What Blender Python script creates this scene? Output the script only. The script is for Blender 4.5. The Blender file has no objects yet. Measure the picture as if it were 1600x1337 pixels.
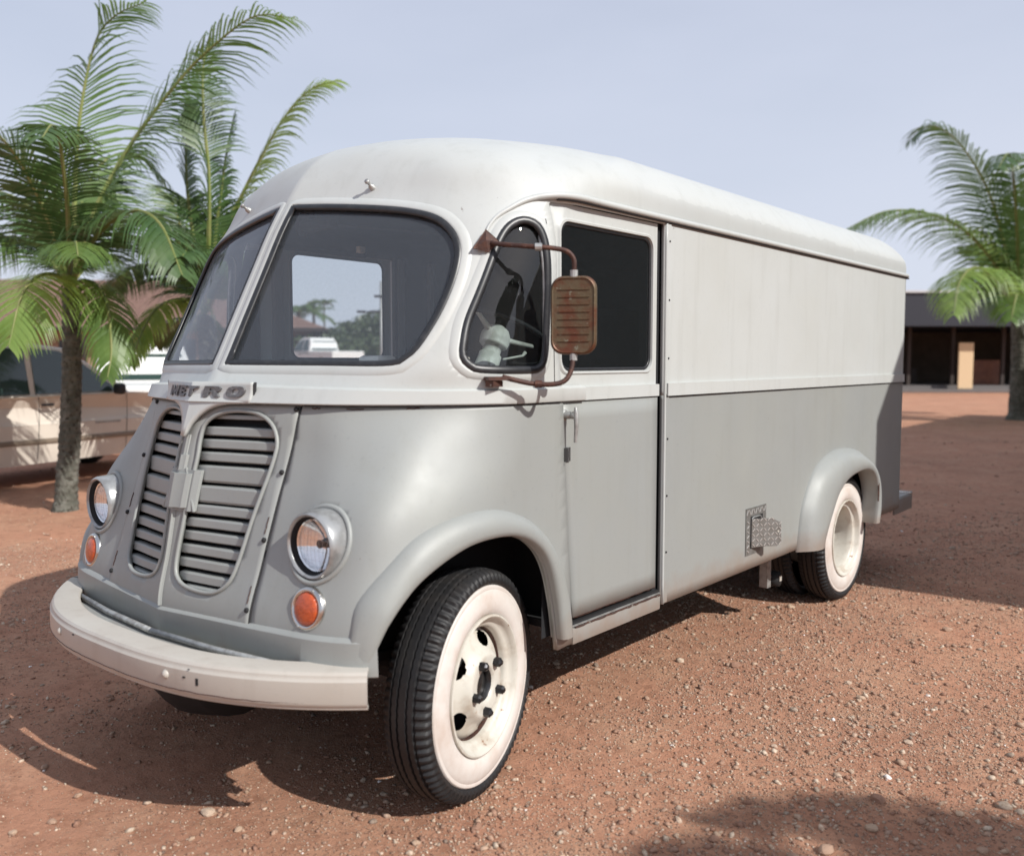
import bpy, bmesh, math, random
import numpy as np
from mathutils import Vector, Matrix, noise as mnoise
from mathutils.bvhtree import BVHTree
R = math.radians
random.seed(7); rng = np.random.default_rng(11)
SC = bpy.context.scene
COL = SC.collection

# ------------------------------------------------------------------ camera, sky, sun, exposure
CAM = Vector((2.98520931, -2.41807855, 1.54154375))
YAW, PITCH = R(-39.378), R(-4.242)
F = Vector((math.sin(YAW)*math.cos(PITCH), math.cos(YAW)*math.cos(PITCH), math.sin(PITCH)))
RT = Vector((math.cos(YAW), -math.sin(YAW), 0)); UP = RT.cross(F)
FPX = 1424.52
cd = bpy.data.cameras.new('camera'); cam = bpy.data.objects.new('camera', cd); COL.objects.link(cam)
cam.matrix_world = Matrix(((RT.x, UP.x, -F.x, CAM.x), (RT.y, UP.y, -F.y, CAM.y), (RT.z, UP.z, -F.z, CAM.z), (0, 0, 0, 1)))
cd.sensor_fit = 'HORIZONTAL'; cd.sensor_width = 36.0; cd.lens = 36.0*FPX/1600
cd.clip_start = .05; cd.clip_end = 6000
cd.dof.use_dof = True; cd.dof.focus_distance = 4.1; cd.dof.aperture_fstop = cd.lens/1000/.017
SC.camera = cam

SUN = Vector((1.25, .0, 1.0)).normalized()           # towards the sun
w = bpy.data.worlds.new('World'); SC.world = w; w.use_nodes = True
nt = w.node_tree; nt.nodes.clear()
sky = nt.nodes.new('ShaderNodeTexSky'); sky.sky_type = 'NISHITA'; sky.sun_disc = False
sky.sun_elevation = math.asin(SUN.z); sky.sun_rotation = math.atan2(SUN.x, SUN.y); sky.dust_density = 2.0; sky.ozone_density = 1.5
tc = nt.nodes.new('ShaderNodeTexCoord'); nz = nt.nodes.new('ShaderNodeTexNoise'); nz.inputs['Scale'].default_value = 1.3; nz.inputs['Detail'].default_value = 5
mp = nt.nodes.new('ShaderNodeMapping'); mp.inputs['Scale'].default_value = (1, 1, 3.2)
rp = nt.nodes.new('ShaderNodeMapRange'); rp.inputs['From Min'].default_value = .3; rp.inputs['From Max'].default_value = .75
rp.inputs['To Min'].default_value = .60; rp.inputs['To Max'].default_value = .92
mx = nt.nodes.new('ShaderNodeMix'); mx.data_type = 'RGBA'; mx.inputs['B'].default_value = (6.6, 7.1, 8.6, 1)
bg = nt.nodes.new('ShaderNodeBackground'); bg.inputs['Strength'].default_value = .10
out = nt.nodes.new('ShaderNodeOutputWorld'); L = nt.links.new
L(tc.outputs['Generated'], mp.inputs['Vector']); L(mp.outputs['Vector'], nz.inputs['Vector']); L(nz.outputs['Fac'], rp.inputs['Value'])
L(rp.outputs['Result'], mx.inputs['Factor']); L(sky.outputs['Color'], mx.inputs['A'])
sz = nt.nodes.new('ShaderNodeSeparateXYZ'); L(tc.outputs['Generated'], sz.inputs['Vector'])
hz_ = nt.nodes.new('ShaderNodeMapRange'); hz_.inputs['From Min'].default_value = .42; hz_.inputs['From Max'].default_value = .0; hz_.inputs['To Max'].default_value = .75; L(sz.outputs['Z'], hz_.inputs['Value'])
m2_ = nt.nodes.new('ShaderNodeMix'); m2_.data_type = 'RGBA'; m2_.inputs['B'].default_value = (7.2, 7.65, 8.7, 1); L(hz_.outputs['Result'], m2_.inputs['Factor']); L(mx.outputs['Result'], m2_.inputs['A'])
L(m2_.outputs['Result'], bg.inputs['Color']); L(bg.outputs['Background'], out.inputs['Surface'])
sl = bpy.data.lights.new('sun', 'SUN'); sl.energy = 4.95; sl.angle = R(.53); sl.color = (1, .965, .915)
so = bpy.data.objects.new('sun', sl); COL.objects.link(so); so.rotation_euler = SUN.to_track_quat('Z', 'Y').to_euler()
so.location = (12, 0, 12)
SC.view_settings.view_transform = 'Standard'; SC.view_settings.look = 'None'
SC.view_settings.exposure = 0.04; SC.view_settings.gamma = 1.0; SC.view_settings.use_curve_mapping = False
SC.cycles.max_bounces = 8; SC.cycles.transparent_max_bounces = 16

def at(px, py, depth):
    """the place at a given depth (metres along the view) that the photograph shows at px, py; used as surveyed coordinates"""
    d = F + RT*((px-800)/FPX) - UP*((py-668.5)/FPX)
    return CAM + d*depth

# ------------------------------------------------------------------ materials
def mat(name, col, rough=.6, metal=0., noise=None, bump=None, spec=None, coat=0, emit=None, speck=None, trans=None):
    """noise=(scale, colour2, lo, hi); bump=(scale, strength, distance); speck=(scale, colour, threshold)"""
    m = bpy.data.materials.new(name); m.use_nodes = True; n = m.node_tree.nodes; l = m.node_tree.links.new
    b = n['Principled BSDF']; b.inputs['Base Color'].default_value = (*col, 1); b.inputs['Roughness'].default_value = rough; b.inputs['Metallic'].default_value = metal
    if spec is not None: b.inputs['Specular IOR Level'].default_value = spec
    if coat: b.inputs['Coat Weight'].default_value = coat; b.inputs['Coat Roughness'].default_value = .12
    if emit: b.inputs['Emission Color'].default_value = (*emit[0], 1); b.inputs['Emission Strength'].default_value = emit[1]
    if noise or bump or speck:
        t = n.new('ShaderNodeTexCoord')
    c = None
    if noise:
        a = n.new('ShaderNodeTexNoise'); a.inputs['Scale'].default_value = noise[0]; a.inputs['Detail'].default_value = 8; a.inputs['Roughness'].default_value = .62
        l(t.outputs['Object'], a.inputs['Vector'])
        r = n.new('ShaderNodeMapRange'); r.inputs['From Min'].default_value = noise[2]; r.inputs['From Max'].default_value = noise[3]; l(a.outputs['Fac'], r.inputs['Value'])
        x = n.new('ShaderNodeMix'); x.data_type = 'RGBA'; x.inputs['A'].default_value = (*col, 1); x.inputs['B'].default_value = (*noise[1], 1)
        l(r.outputs['Result'], x.inputs['Factor']); c = x.outputs['Result']
    if speck:
        a = n.new('ShaderNodeTexNoise'); a.inputs['Scale'].default_value = speck[0]; a.inputs['Detail'].default_value = 3; l(t.outputs['Object'], a.inputs['Vector'])
        r = n.new('ShaderNodeMapRange'); r.inputs['From Min'].default_value = speck[2]; r.inputs['From Max'].default_value = speck[2]+.05; l(a.outputs['Fac'], r.inputs['Value'])
        x = n.new('ShaderNodeMix'); x.data_type = 'RGBA'; x.inputs['B'].default_value = (*speck[1], 1)
        if c: l(c, x.inputs['A'])
        else: x.inputs['A'].default_value = (*col, 1)
        l(r.outputs['Result'], x.inputs['Factor']); c = x.outputs['Result']
    if c: l(c, b.inputs['Base Color'])
    if bump:
        a = n.new('ShaderNodeTexNoise'); a.inputs['Scale'].default_value = bump[0]; a.inputs['Detail'].default_value = 5; l(t.outputs['Object'], a.inputs['Vector'])
        k = n.new('ShaderNodeBump'); k.inputs['Strength'].default_value = bump[1]; k.inputs['Distance'].default_value = bump[2]
        l(a.outputs['Fac'], k.inputs['Height']); l(k.outputs['Normal'], b.inputs['Normal'])
    return m

def paint(name, col, dirt, rough=.42, grime_h=None, stain=False):
    """old brush and roller paint: faint cloudy fading, dust, sparse chips with rust, slow waves in the sheet"""
    m = bpy.data.materials.new(name); m.use_nodes = True; n = m.node_tree.nodes; l = m.node_tree.links.new
    b = n['Principled BSDF']; t = n.new('ShaderNodeTexCoord')
    def nse(s, d=6, vec=None, r=.6):
        a = n.new('ShaderNodeTexNoise'); a.inputs['Scale'].default_value = s; a.inputs['Detail'].default_value = d; a.inputs['Roughness'].default_value = r
        l(vec or t.outputs['Object'], a.inputs['Vector']); return a.outputs['Fac']
    def rng_(v, a, b_, c=0., d=1.):
        r = n.new('ShaderNodeMapRange'); r.inputs['From Min'].default_value = a; r.inputs['From Max'].default_value = b_
        r.inputs['To Min'].default_value = c; r.inputs['To Max'].default_value = d; l(v, r.inputs['Value']); return r.outputs['Result']
    def mixc(f, a, b_):
        x = n.new('ShaderNodeMix'); x.data_type = 'RGBA'; l(f, x.inputs['Factor'])
        if isinstance(a, tuple): x.inputs['A'].default_value = (*a, 1)
        else: l(a, x.inputs['A'])
        x.inputs['B'].default_value = (*b_, 1); return x.outputs['Result']
    c = mixc(rng_(nse(1.7), .35, .75, 0, .55), col, dirt)
    mpn = n.new('ShaderNodeMapping'); mpn.inputs['Scale'].default_value = (9, 9, .9); l(t.outputs['Object'], mpn.inputs['Vector'])
    c = mixc(rng_(nse(1.6, 7, mpn.outputs['Vector']), .52, .78, 0, .35), c, tuple(v*.80 for v in dirt))       # run marks
    c = mixc(rng_(nse(60, 4), .60, .72, 0, .35), c, tuple(v*.8 for v in col))
    if grime_h:
        sp = n.new('ShaderNodeSeparateXYZ'); l(t.outputs['Object'], sp.inputs['Vector'])
        ad = n.new('ShaderNodeMath'); ad.operation = 'MULTIPLY_ADD'; l(nse(7), ad.inputs[0]); ad.inputs[1].default_value = .25; l(sp.outputs['Z'], ad.inputs[2])
        c = mixc(rng_(ad.outputs[0], grime_h+.12, grime_h-.02, 0, .5), c, (.23, .14, .09))
    if stain:      # wavy edged water stain along the roof side above the gutter
        sp = n.new('ShaderNodeSeparateXYZ'); l(t.outputs['Object'], sp.inputs['Vector'])
        ad = n.new('ShaderNodeMath'); ad.operation = 'MULTIPLY_ADD'; l(nse(5.5, 7), ad.inputs[0]); ad.inputs[1].default_value = .10; l(sp.outputs['Z'], ad.inputs[2])
        lo = rng_(ad.outputs[0], 2.288, 2.281, 0, 1); hi = rng_(sp.outputs['Z'], 2.146, 2.150, 0, .55)
        mu = n.new('ShaderNodeMath'); mu.operation = 'MULTIPLY'; l(lo, mu.inputs[0]); l(hi, mu.inputs[1])
        mu2 = n.new('ShaderNodeMath'); mu2.operation = 'MULTIPLY'; l(mu.outputs[0], mu2.inputs[0]); l(rng_(sp.outputs['Y'], .7, 1.2, 0, 1), mu2.inputs[1])
        c = mixc(mu2.outputs[0], c, tuple(v*.80 for v in col))
    c = mixc(rng_(nse(23, 6, None, .7), .715, .74), c, (.10, .055, .035))
    l(c, b.inputs['Base Color']); l(rng_(nse(5), .3, .7, rough-.03, rough+.07), b.inputs['Roughness'])
    b.inputs['Specular IOR Level'].default_value = .5
    if grime_h: b.inputs['Metallic'].default_value = .06
    k = n.new('ShaderNodeBump'); k.inputs['Strength'].default_value = .22; k.inputs['Distance'].default_value = .02; l(nse(1.6, 2), k.inputs['Height'])
    k2 = n.new('ShaderNodeBump'); k2.inputs['Strength'].default_value = .10; k2.inputs['Distance'].default_value = .002; l(nse(170, 3), k2.inputs['Height'])
    l(k.outputs['Normal'], k2.inputs['Normal']); l(k2.outputs['Normal'], b.inputs['Normal'])
    return m

def glass(name, tint=(.8, .85, .86), dust=.06, ior=1.5, dcol=(.5, .5, .5)):
    m = bpy.data.materials.new(name); m.use_nodes = True; n = m.node_tree.nodes; l = m.node_tree.links.new
    for x in list(n): n.remove(x)
    o = n.new('ShaderNodeOutputMaterial'); tr = n.new('ShaderNodeBsdfTransparent'); tr.inputs['Color'].default_value = (*tint, 1)
    g = n.new('ShaderNodeBsdfGlossy'); g.inputs['Roughness'].default_value = .01; lf = n.new('ShaderNodeLayerWeight'); lf.inputs['Blend'].default_value = .5
    pw = n.new('ShaderNodeMath'); pw.operation = 'POWER'; l(lf.outputs['Facing'], pw.inputs[0]); pw.inputs[1].default_value = 5.0      # Schlick, the same from both sides of a thin pane
    f0 = ((ior-1)/(ior+1))**2*1.8; f = n.new('ShaderNodeMath'); f.operation = 'MULTIPLY_ADD'; l(pw.outputs[0], f.inputs[0]); f.inputs[1].default_value = 1-f0; f.inputs[2].default_value = f0
    x = n.new('ShaderNodeMixShader'); l(f.outputs[0], x.inputs['Fac']); l(tr.outputs[0], x.inputs[1]); l(g.outputs[0], x.inputs[2])
    d = n.new('ShaderNodeBsdfDiffuse'); d.inputs['Color'].default_value = (*dcol, 1)
    tcn = n.new('ShaderNodeTexCoord'); a = n.new('ShaderNodeTexNoise'); a.inputs['Scale'].default_value = 120; a.inputs['Detail'].default_value = 4; l(tcn.outputs['Object'], a.inputs['Vector'])
    r = n.new('ShaderNodeMapRange'); r.inputs['From Min'].default_value = .3; r.inputs['From Max'].default_value = .7; r.inputs['To Min'].default_value = dust*.8; r.inputs['To Max'].default_value = dust*1.2; l(a.outputs['Fac'], r.inputs['Value'])
    lw = n.new('ShaderNodeLayerWeight'); lw.inputs['Blend'].default_value = .35       # a film of dust looks thicker seen aslant
    ml = n.new('ShaderNodeMath'); ml.operation = 'MULTIPLY_ADD'; l(lw.outputs['Facing'], ml.inputs[0]); ml.inputs[1].default_value = 1.5; ml.inputs[2].default_value = .55
    m2 = n.new('ShaderNodeMath'); m2.operation = 'MULTIPLY'; m2.use_clamp = True; l(r.outputs['Result'], m2.inputs[0]); l(ml.outputs[0], m2.inputs[1])
    y = n.new('ShaderNodeMixShader'); l(m2.outputs[0], y.inputs['Fac']); l(x.outputs[0], y.inputs[1]); l(d.outputs[0], y.inputs[2]); l(y.outputs[0], o.inputs['Surface'])
    return m

WHITE = paint('upper_cream_white_paint', (.460, .480, .468), (.415, .425, .395), .42, stain=True)
GREY = paint('lower_grey_paint', (.272, .286, .279), (.292, .300, .270), .50, grime_h=.60)
BUMPW = paint('bumper_white_paint', (.47, .45, .405), (.38, .325, .27), .45)
CREAM = mat('cream_rim_paint', (.55, .53, .47), .42, noise=(11, (.38, .32, .25), .48, .75), bump=(60, .1, .002), speck=(22, (.20, .09, .04), .68))
LINING = mat('interior_grey_lining', (.050, .054, .058), .8, noise=(5, (.035, .037, .04), .4, .7))
INNERW = mat('interior_cream_paint', (.78, .76, .68), .5, noise=(8, (.4, .38, .33), .4, .7))
BLACKR = mat('black_rubber', (.018, .019, .021), .38, noise=(30, (.04, .04, .042), .5, .8))
TYRE = mat('tyre_rubber', (.011, .011, .012), .6, noise=(12, (.028, .024, .021), .5, .85), bump=(90, .2, .002))
WWALL = mat('whitewall_rubber', (.60, .56, .52), .62, noise=(9, (.50, .41, .35), .45, .80), bump=(80, .12, .002), speck=(30, (.38, .25, .18), .73))
DARK = mat('underbody_black', (.012, .012, .013), .8)
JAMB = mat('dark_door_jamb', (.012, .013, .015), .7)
RIMP = mat('lamp_rim_grey', (.36, .37, .37), .30, .45, noise=(20, (.22, .22, .215), .45, .7))
RUST = mat('rusted_steel', (.060, .030, .024), .62, .3, noise=(38, (.12, .050, .03), .45, .75), bump=(120, .4, .003), speck=(60, (.30, .27, .23), .66))
MIRROR = mat('weathered_mirror_back', (.115, .085, .048), .5, .35, noise=(16, (.115, .038, .018), .42, .62), bump=(90, .5, .003), speck=(45, (.20, .19, .14), .64))
CHROME = mat('dull_chrome', (.62, .61, .58), .22, 1., noise=(20, (.40, .38, .35), .45, .8), bump=(70, .12, .002))
STEEL = mat('bare_steel', (.40, .41, .40), .48, .55, noise=(25, (.20, .19, .18), .45, .7))
TREAD = mat('tread_edge', (.62, .62, .60), .35, .6)
PLATE = mat('checker_plate', (.24, .24, .23), .45, .5, noise=(25, (.17, .165, .15), .4, .7))
AMBER = mat('amber_plastic', (.50, .085, .018), .30, noise=(60, (.30, .04, .01), .4, .7), bump=(150, .8, .003), coat=.5)
HLENS = glass('headlamp_glass', (.95, .96, .97), .035, 1.5, (.75, .75, .75))
REFL = mat('lamp_reflector', (.92, .92, .92), .07, 1., bump=(20, .25, .004))
WGLASS = glass('windscreen_glass', (.86, .90, .93), .15, 1.52, (.25, .285, .33))
SGLASS = glass('side_glass', (.94, .945, .935), .03, 1.5, (.35, .37, .37))
TGLASS = glass('tinted_door_glass', (.38, .47, .49), .03, 1.5, (.30, .34, .36))
LETTER = mat('faded_letter_metal', (.115, .115, .12), .55, .3, noise=(80, (.24, .24, .24), .5, .75))
SEAM = mat('seam_shadow_gap', (.02, .02, .022), .8)

# ------------------------------------------------------------------ object helpers
def tag(o, label=None, cat=None, group=None, kind=None):
    if label: o['label'] = label
    if cat: o['category'] = cat
    if group: o['group'] = group
    if kind: o['kind'] = kind
    return o
def empty(name, loc, label, cat, group=None, rz=0):
    o = bpy.data.objects.new(name, None); COL.objects.link(o); o.location = loc; o.rotation_euler = (0, 0, rz); o.empty_display_size = .2
    return tag(o, label, cat, group)
def mesh(name, V, Fc, m, smooth=True, mats=None, mi=None):
    me = bpy.data.meshes.new(name)
    me.from_pydata([tuple(map(float, v)) for v in V], [], [tuple(map(int, f)) for f in Fc])
    for x in (mats or [m]): me.materials.append(x)
    if mi is not None: me.polygons.foreach_set('material_index', mi)
    if smooth: me.polygons.foreach_set('use_smooth', [True]*len(me.polygons))
    me.update(); return me
def add(name, V, Fc, m, parent=None, smooth=True, loc=None, label=None, sharp=None, **k):
    me = mesh(name, V, Fc, m, smooth, **k)
    if sharp: me.set_sharp_from_angle(angle=R(sharp))
    o = bpy.data.objects.new(name, me); COL.objects.link(o); o.parent = parent
    if loc is not None: o.location = loc
    if label: o['label'] = label
    return o
def link(name, me, parent=None, loc=(0, 0, 0), rot=(0, 0, 0), scale=None):
    o = bpy.data.objects.new(name, me); COL.objects.link(o); o.parent = parent; o.location = loc; o.rotation_euler = rot
    if scale is not None: o.scale = scale
    return o

class MB:
    """collects simple solids into one mesh"""
    def __init__(s): s.v = []; s.f = []
    def add(s, V, Fc):
        n = len(s.v); s.v += [tuple(v) for v in V]; s.f += [tuple(i+n for i in f) for f in Fc]; return s
    def box(s, c, d, M=None, bev=0):
        bm = bmesh.new(); bmesh.ops.create_cube(bm, size=1)
        for v in bm.verts: v.co = Vector((v.co.x*d[0], v.co.y*d[1], v.co.z*d[2]))
        if bev: bmesh.ops.bevel(bm, geom=bm.edges[:], offset=min(bev, min(d)*.45), segments=2, affect='EDGES', profile=.5)
        bm.verts.index_update(); T = Matrix.Translation(Vector(c)) @ (M.to_4x4() if M is not None else Matrix())
        s.add([T @ v.co for v in bm.verts], [[v.index for v in f.verts] for f in bm.faces]); bm.free(); return s
    def tube(s, pts, r, n=10, closed=False, flat=1., upv=None, cap=True):
        pts = [Vector(p) for p in pts]; N = len(pts); rs = r if isinstance(r, (list, tuple)) else [r]*N
        V = []; u = None
        for i, p in enumerate(pts):
            if closed: t = (pts[(i+1) % N]-pts[i-1])
            else: t = pts[min(i+1, N-1)]-pts[max(i-1, 0)]
            t.normalize()
            if upv is not None: u = (upv-t*t.dot(upv)).normalized()
            elif u is None:
                u = t.orthogonal().normalized()
            else: u = (u-t*t.dot(u)).normalized()
            w_ = t.cross(u)
            for k in range(n):
                a = 2*math.pi*k/n; V.append(p+(u*math.cos(a)*flat+w_*math.sin(a))*rs[i])
        Fc = [(i*n+k, i*n+(k+1) % n, ((i+1) % N)*n+(k+1) % n, ((i+1) % N)*n+k) for i in range(N if closed else N-1) for k in range(n)]
        if not closed and cap: Fc += [tuple(range(n))[::-1], tuple((N-1)*n+k for k in range(n))]
        s.add(V, Fc); return s
    def lathe(s, prof, n=48, M=None, a0=0., a1=2*math.pi):
        """prof: (r, h) pairs spun round local z"""
        full = abs(a1-a0-2*math.pi) < 1e-6; N = n if full else n+1; V = []
        for i in range(N):
            a = a0+(a1-a0)*i/n
            for r, h in prof: V.append(Vector((r*math.cos(a), r*math.sin(a), h)))
        k = len(prof)
        Fc = [(i*k+j, ((i+1) % N)*k+j, ((i+1) % N)*k+j+1, i*k+j+1) for i in range(n) for j in range(k-1)]
        if M is not None: V = [M @ v for v in V]
        s.add(V, Fc); return s
    def prism(s, poly, t0, t1, fn):
        """poly of 2-D points, extruded; fn(a, b, t) gives the 3-D point"""
        n = len(poly); V = [fn(a, b, t0) for a, b in poly]+[fn(a, b, t1) for a, b in poly]
        Fc = [tuple(range(n))[::-1], tuple(range(n, 2*n))]+[(i, (i+1) % n, n+(i+1) % n, n+i) for i in range(n)]
        s.add(V, Fc); return s
    def out(s, name, m, parent=None, smooth=False, sharp=None, label=None, loc=None):
        me = mesh(name, s.v, s.f, m, smooth or bool(sharp))
        bm = bmesh.new(); bm.from_mesh(me); bmesh.ops.recalc_face_normals(bm, faces=bm.faces); bm.to_mesh(me); bm.free()
        if sharp: me.set_sharp_from_angle(angle=R(sharp))
        o = bpy.data.objects.new(name, me); COL.objects.link(o); o.parent = parent
        if label: o['label'] = label
        if loc is not None: o.location = loc
        return o
def smooth_closed(P, n):
    """closed Catmull-Rom through P, n points evenly spaced by length"""
    P = [Vector(p) for p in P]; N = len(P); o = []
    for i in range(N):
        a, b, c, d = P[i-1], P[i], P[(i+1) % N], P[(i+2) % N]
        for k in range(12):
            t = k/12; o.append(.5*((2*b)+(c-a)*t+(2*a-5*b+4*c-d)*t*t+(3*b-a-3*c+d)*t**3))
    o.append(o[0].copy()); L_ = [0]
    for i in range(1, len(o)): L_.append(L_[-1]+(o[i]-o[i-1]).length)
    out_ = []; j = 0
    for k in range(n):
        s_ = L_[-1]*k/n
        while L_[j+1] < s_: j += 1
        out_.append(o[j].lerp(o[j+1], (s_-L_[j])/max(L_[j+1]-L_[j], 1e-9)))
    return out_
def smooth_open(P, n):
    P = [Vector(p) for p in P]; Q = [P[0]*2-P[1]]+P+[P[-1]*2-P[-2]]; o = []
    for i in range(1, len(Q)-2):
        a, b, c, d = Q[i-1:i+3]
        for k in range(12):
            t = k/12; o.append(.5*((2*b)+(c-a)*t+(2*a-5*b+4*c-d)*t*t+(3*b-a-3*c+d)*t**3))
    o.append(P[-1]); L_ = [0]
    for i in range(1, len(o)): L_.append(L_[-1]+(o[i]-o[i-1]).length)
    out_ = []; j = 0
    for k in range(n):
        s_ = L_[-1]*k/(n-1)
        while j < len(L_)-2 and L_[j+1] < s_: j += 1
        out_.append(o[j].lerp(o[j+1], min(1, (s_-L_[j])/max(L_[j+1]-L_[j], 1e-9))))
    return out_
def rrect(a0, a1, b0, b1, r, n=6):
    P = []
    for (ca, cb, s) in ((a1-r, b1-r, 0), (a0+r, b1-r, 90), (a0+r, b0+r, 180), (a1-r, b0+r, 270)):
        for k in range(n+1):
            t = R(s+90*k/n); P.append((ca+r*math.cos(t), cb+r*math.sin(t)))
    return P

import math
# ---- van body skin: rings of key points (x, y, z) on the near half, from the nose centre round to the tail centre ----
def _ring(front, xs, zs, zr, yr):
    """front: seven nose/corner points; then the straight side, the tail corner and the tail centre"""
    r=[list(p) if len(p)==3 else [p[0],p[1],zs] for p in front]
    for y in (max(.78,front[-1][1]+.22),max(1.30,front[-1][1]+.5),2.20,3.20,min(4.15,yr-.2)): r.append([xs,y,zr])
    c=min(.09,xs*.5)
    r.append([xs,yr-c,zr]); r.append([xs-c*.29,yr-c*.29,zr]); r.append([xs-c,yr,zr]); r.append([0,yr,zr+(0 if xs>.98 else .01)])
    return r
RINGS=[
 _ring([(0,-.735,.570),(.30,-.705,.570),(.56,-.685,.570),(.78,-.655,.565),(.905,-.595,.55),(.98,-.47,.52),(.99,-.25,.47)],.99,.47,.47,4.53),
 _ring([(0,-.742),(.30,-.712),(.56,-.685),(.78,-.650),(.905,-.590),(.98,-.46),(.995,-.25)],.99,.68,.66,4.53),
 _ring([(0,-.705),(.30,-.662),(.55,-.632),(.745,-.610),(.87,-.558),(.955,-.42),(.99,-.17)],.99,.86,.86,4.53),
 _ring([(0,-.668),(.30,-.608),(.54,-.568),(.72,-.550),(.86,-.495),(.945,-.33),(.99,-.05)],.99,1.05,1.05,4.53),
 _ring([(0,-.622),(.30,-.548),(.51,-.500),(.68,-.455),(.82,-.365),(.925,-.19),(.99,.08)],.99,1.24,1.24,4.53),
 _ring([(0,-.578),(.30,-.506),(.48,-.460),(.64,-.392),(.78,-.280),(.92,-.11),(.99,.13)],.99,1.39,1.39,4.53),
 _ring([(0,-.500),(.30,-.424),(.52,-.366),(.72,-.295),(.845,-.205),(.945,-.06),(.99,.15)],.99,1.52,1.52,4.53),
 _ring([(0,-.410),(.30,-.334),(.55,-.268),(.75,-.192),(.855,-.115),(.945,.02),(.99,.20)],.99,1.70,1.70,4.53),
 _ring([(0,-.310),(.30,-.234),(.55,-.165),(.75,-.092),(.855,-.020),(.94,.10),(.99,.27)],.99,1.90,1.90,4.53),
 _ring([(0,-.240),(.30,-.165),(.54,-.100),(.73,-.028),(.845,.050),(.93,.16),(.985,.34)],.99,2.04,2.02,4.53),
 _ring([(0,-.175,2.15),(.28,-.105,2.15),(.50,-.042,2.15),(.70,.03,2.145),(.825,.11,2.14),(.92,.23,2.14),(.985,.43,2.14)],.99,2.14,2.14,4.53),
 _ring([(0,-.105,2.257),(.27,-.045,2.257),(.48,.01,2.255),(.67,.078,2.252),(.80,.17,2.247),(.90,.31,2.235),(.965,.50,2.235)],.985,2.24,2.235,4.52),
 _ring([(0,-.002,2.360),(.25,.036,2.356),(.45,.092,2.351),(.61,.17,2.343),(.74,.27,2.333),(.84,.42,2.315),(.905,.60,2.315)],.935,2.335,2.315,4.47),
 _ring([(0,.165,2.432),(.21,.195,2.429),(.38,.245,2.422),(.52,.325,2.415),(.63,.435,2.408),(.72,.575,2.402),(.79,.75,2.397)],.84,2.420,2.395,4.38),
 _ring([(0,.44,2.484),(.15,.46,2.482),(.27,.51,2.477),(.37,.58,2.472),(.45,.68,2.468),(.52,.82,2.465),(.57,.98,2.463)],.62,2.483,2.455,4.15),
 _ring([(0,.95,2.512),(0,.97,2.512),(0,1.0,2.514),(0,1.04,2.516),(0,1.09,2.518),(0,1.15,2.52),(0,1.22,2.521)],0,2.528,2.505,3.9),
]
COLS=[12,11,11,11,11,12,26,20,34,42,38,9,3,3,14]      # columns between neighbouring keys
VR=[(0,4),(1,9),(2,9),(3,9),(4,8),(5,7),(6,9),(7,10),(8,7),(9,6),(10,6),(11,6),(12,6),(13,7),(14,9)]  # rows per ring gap
def _herm(t,K,n_seg,lim=False):
    """non-uniform cubic Hermite through rows K at parameters t, n_seg samples per gap"""
    n=len(t); m=np.zeros_like(K)
    for i in range(n):
        a=max(i-1,0); b=min(i+1,n-1)
        if a==i or b==i: m[i]=(K[b]-K[a])/(t[b]-t[a])
        else:
            h0=t[i]-t[a]; h1=t[b]-t[i]
            m[i]=((K[i]-K[a])/h0*h1+(K[b]-K[i])/h1*h0)/(h0+h1)
            if lim and i>=6:
                d0=(K[i]-K[a])[0]/h0; d1=(K[b]-K[i])[0]/h1
                m[i][0]=0 if d0*d1<=0 else math.copysign(min(abs(m[i][0]),2*min(abs(d0),abs(d1))),d0)
    out=[];idx=[]
    for i in range(n-1):
        h=t[i+1]-t[i]
        for k in range(n_seg[i]):
            s=k/n_seg[i]; s2=s*s; s3=s2*s
            out.append((2*s3-3*s2+1)*K[i]+(s3-2*s2+s)*h*m[i]+(-2*s3+3*s2)*K[i+1]+(s3-s2)*h*m[i+1])
    out.append(K[-1]); return np.array(out)
def body_grid():
    R=np.array(RINGS,float)                       # rings, keys, 3
    d=np.linalg.norm(np.diff(R[:,:,:],axis=1),axis=2)[2:10].mean(0); tu=np.concatenate([[0],np.cumsum(d)])
    zz=np.array([r[0][2] for r in RINGS]); yy=np.array([r[0][1] for r in RINGS])
    dv=np.hypot(np.diff(zz),np.diff(yy)); tv=np.concatenate([[0],np.cumsum(dv)])
    G=np.array([_herm(tu,R[i],COLS,True) for i in range(len(R))])         # rings, cols, 3
    nv=[b for a,b in VR]
    V=np.stack([_herm(tv,G[:,j],nv) for j in range(G.shape[1])],1)  # rows, cols, 3
    V[:,:,0]=np.clip(V[:,:,0],0,None); V[:,0,0]=0; V[-1,:,0]=0
    return V

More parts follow.
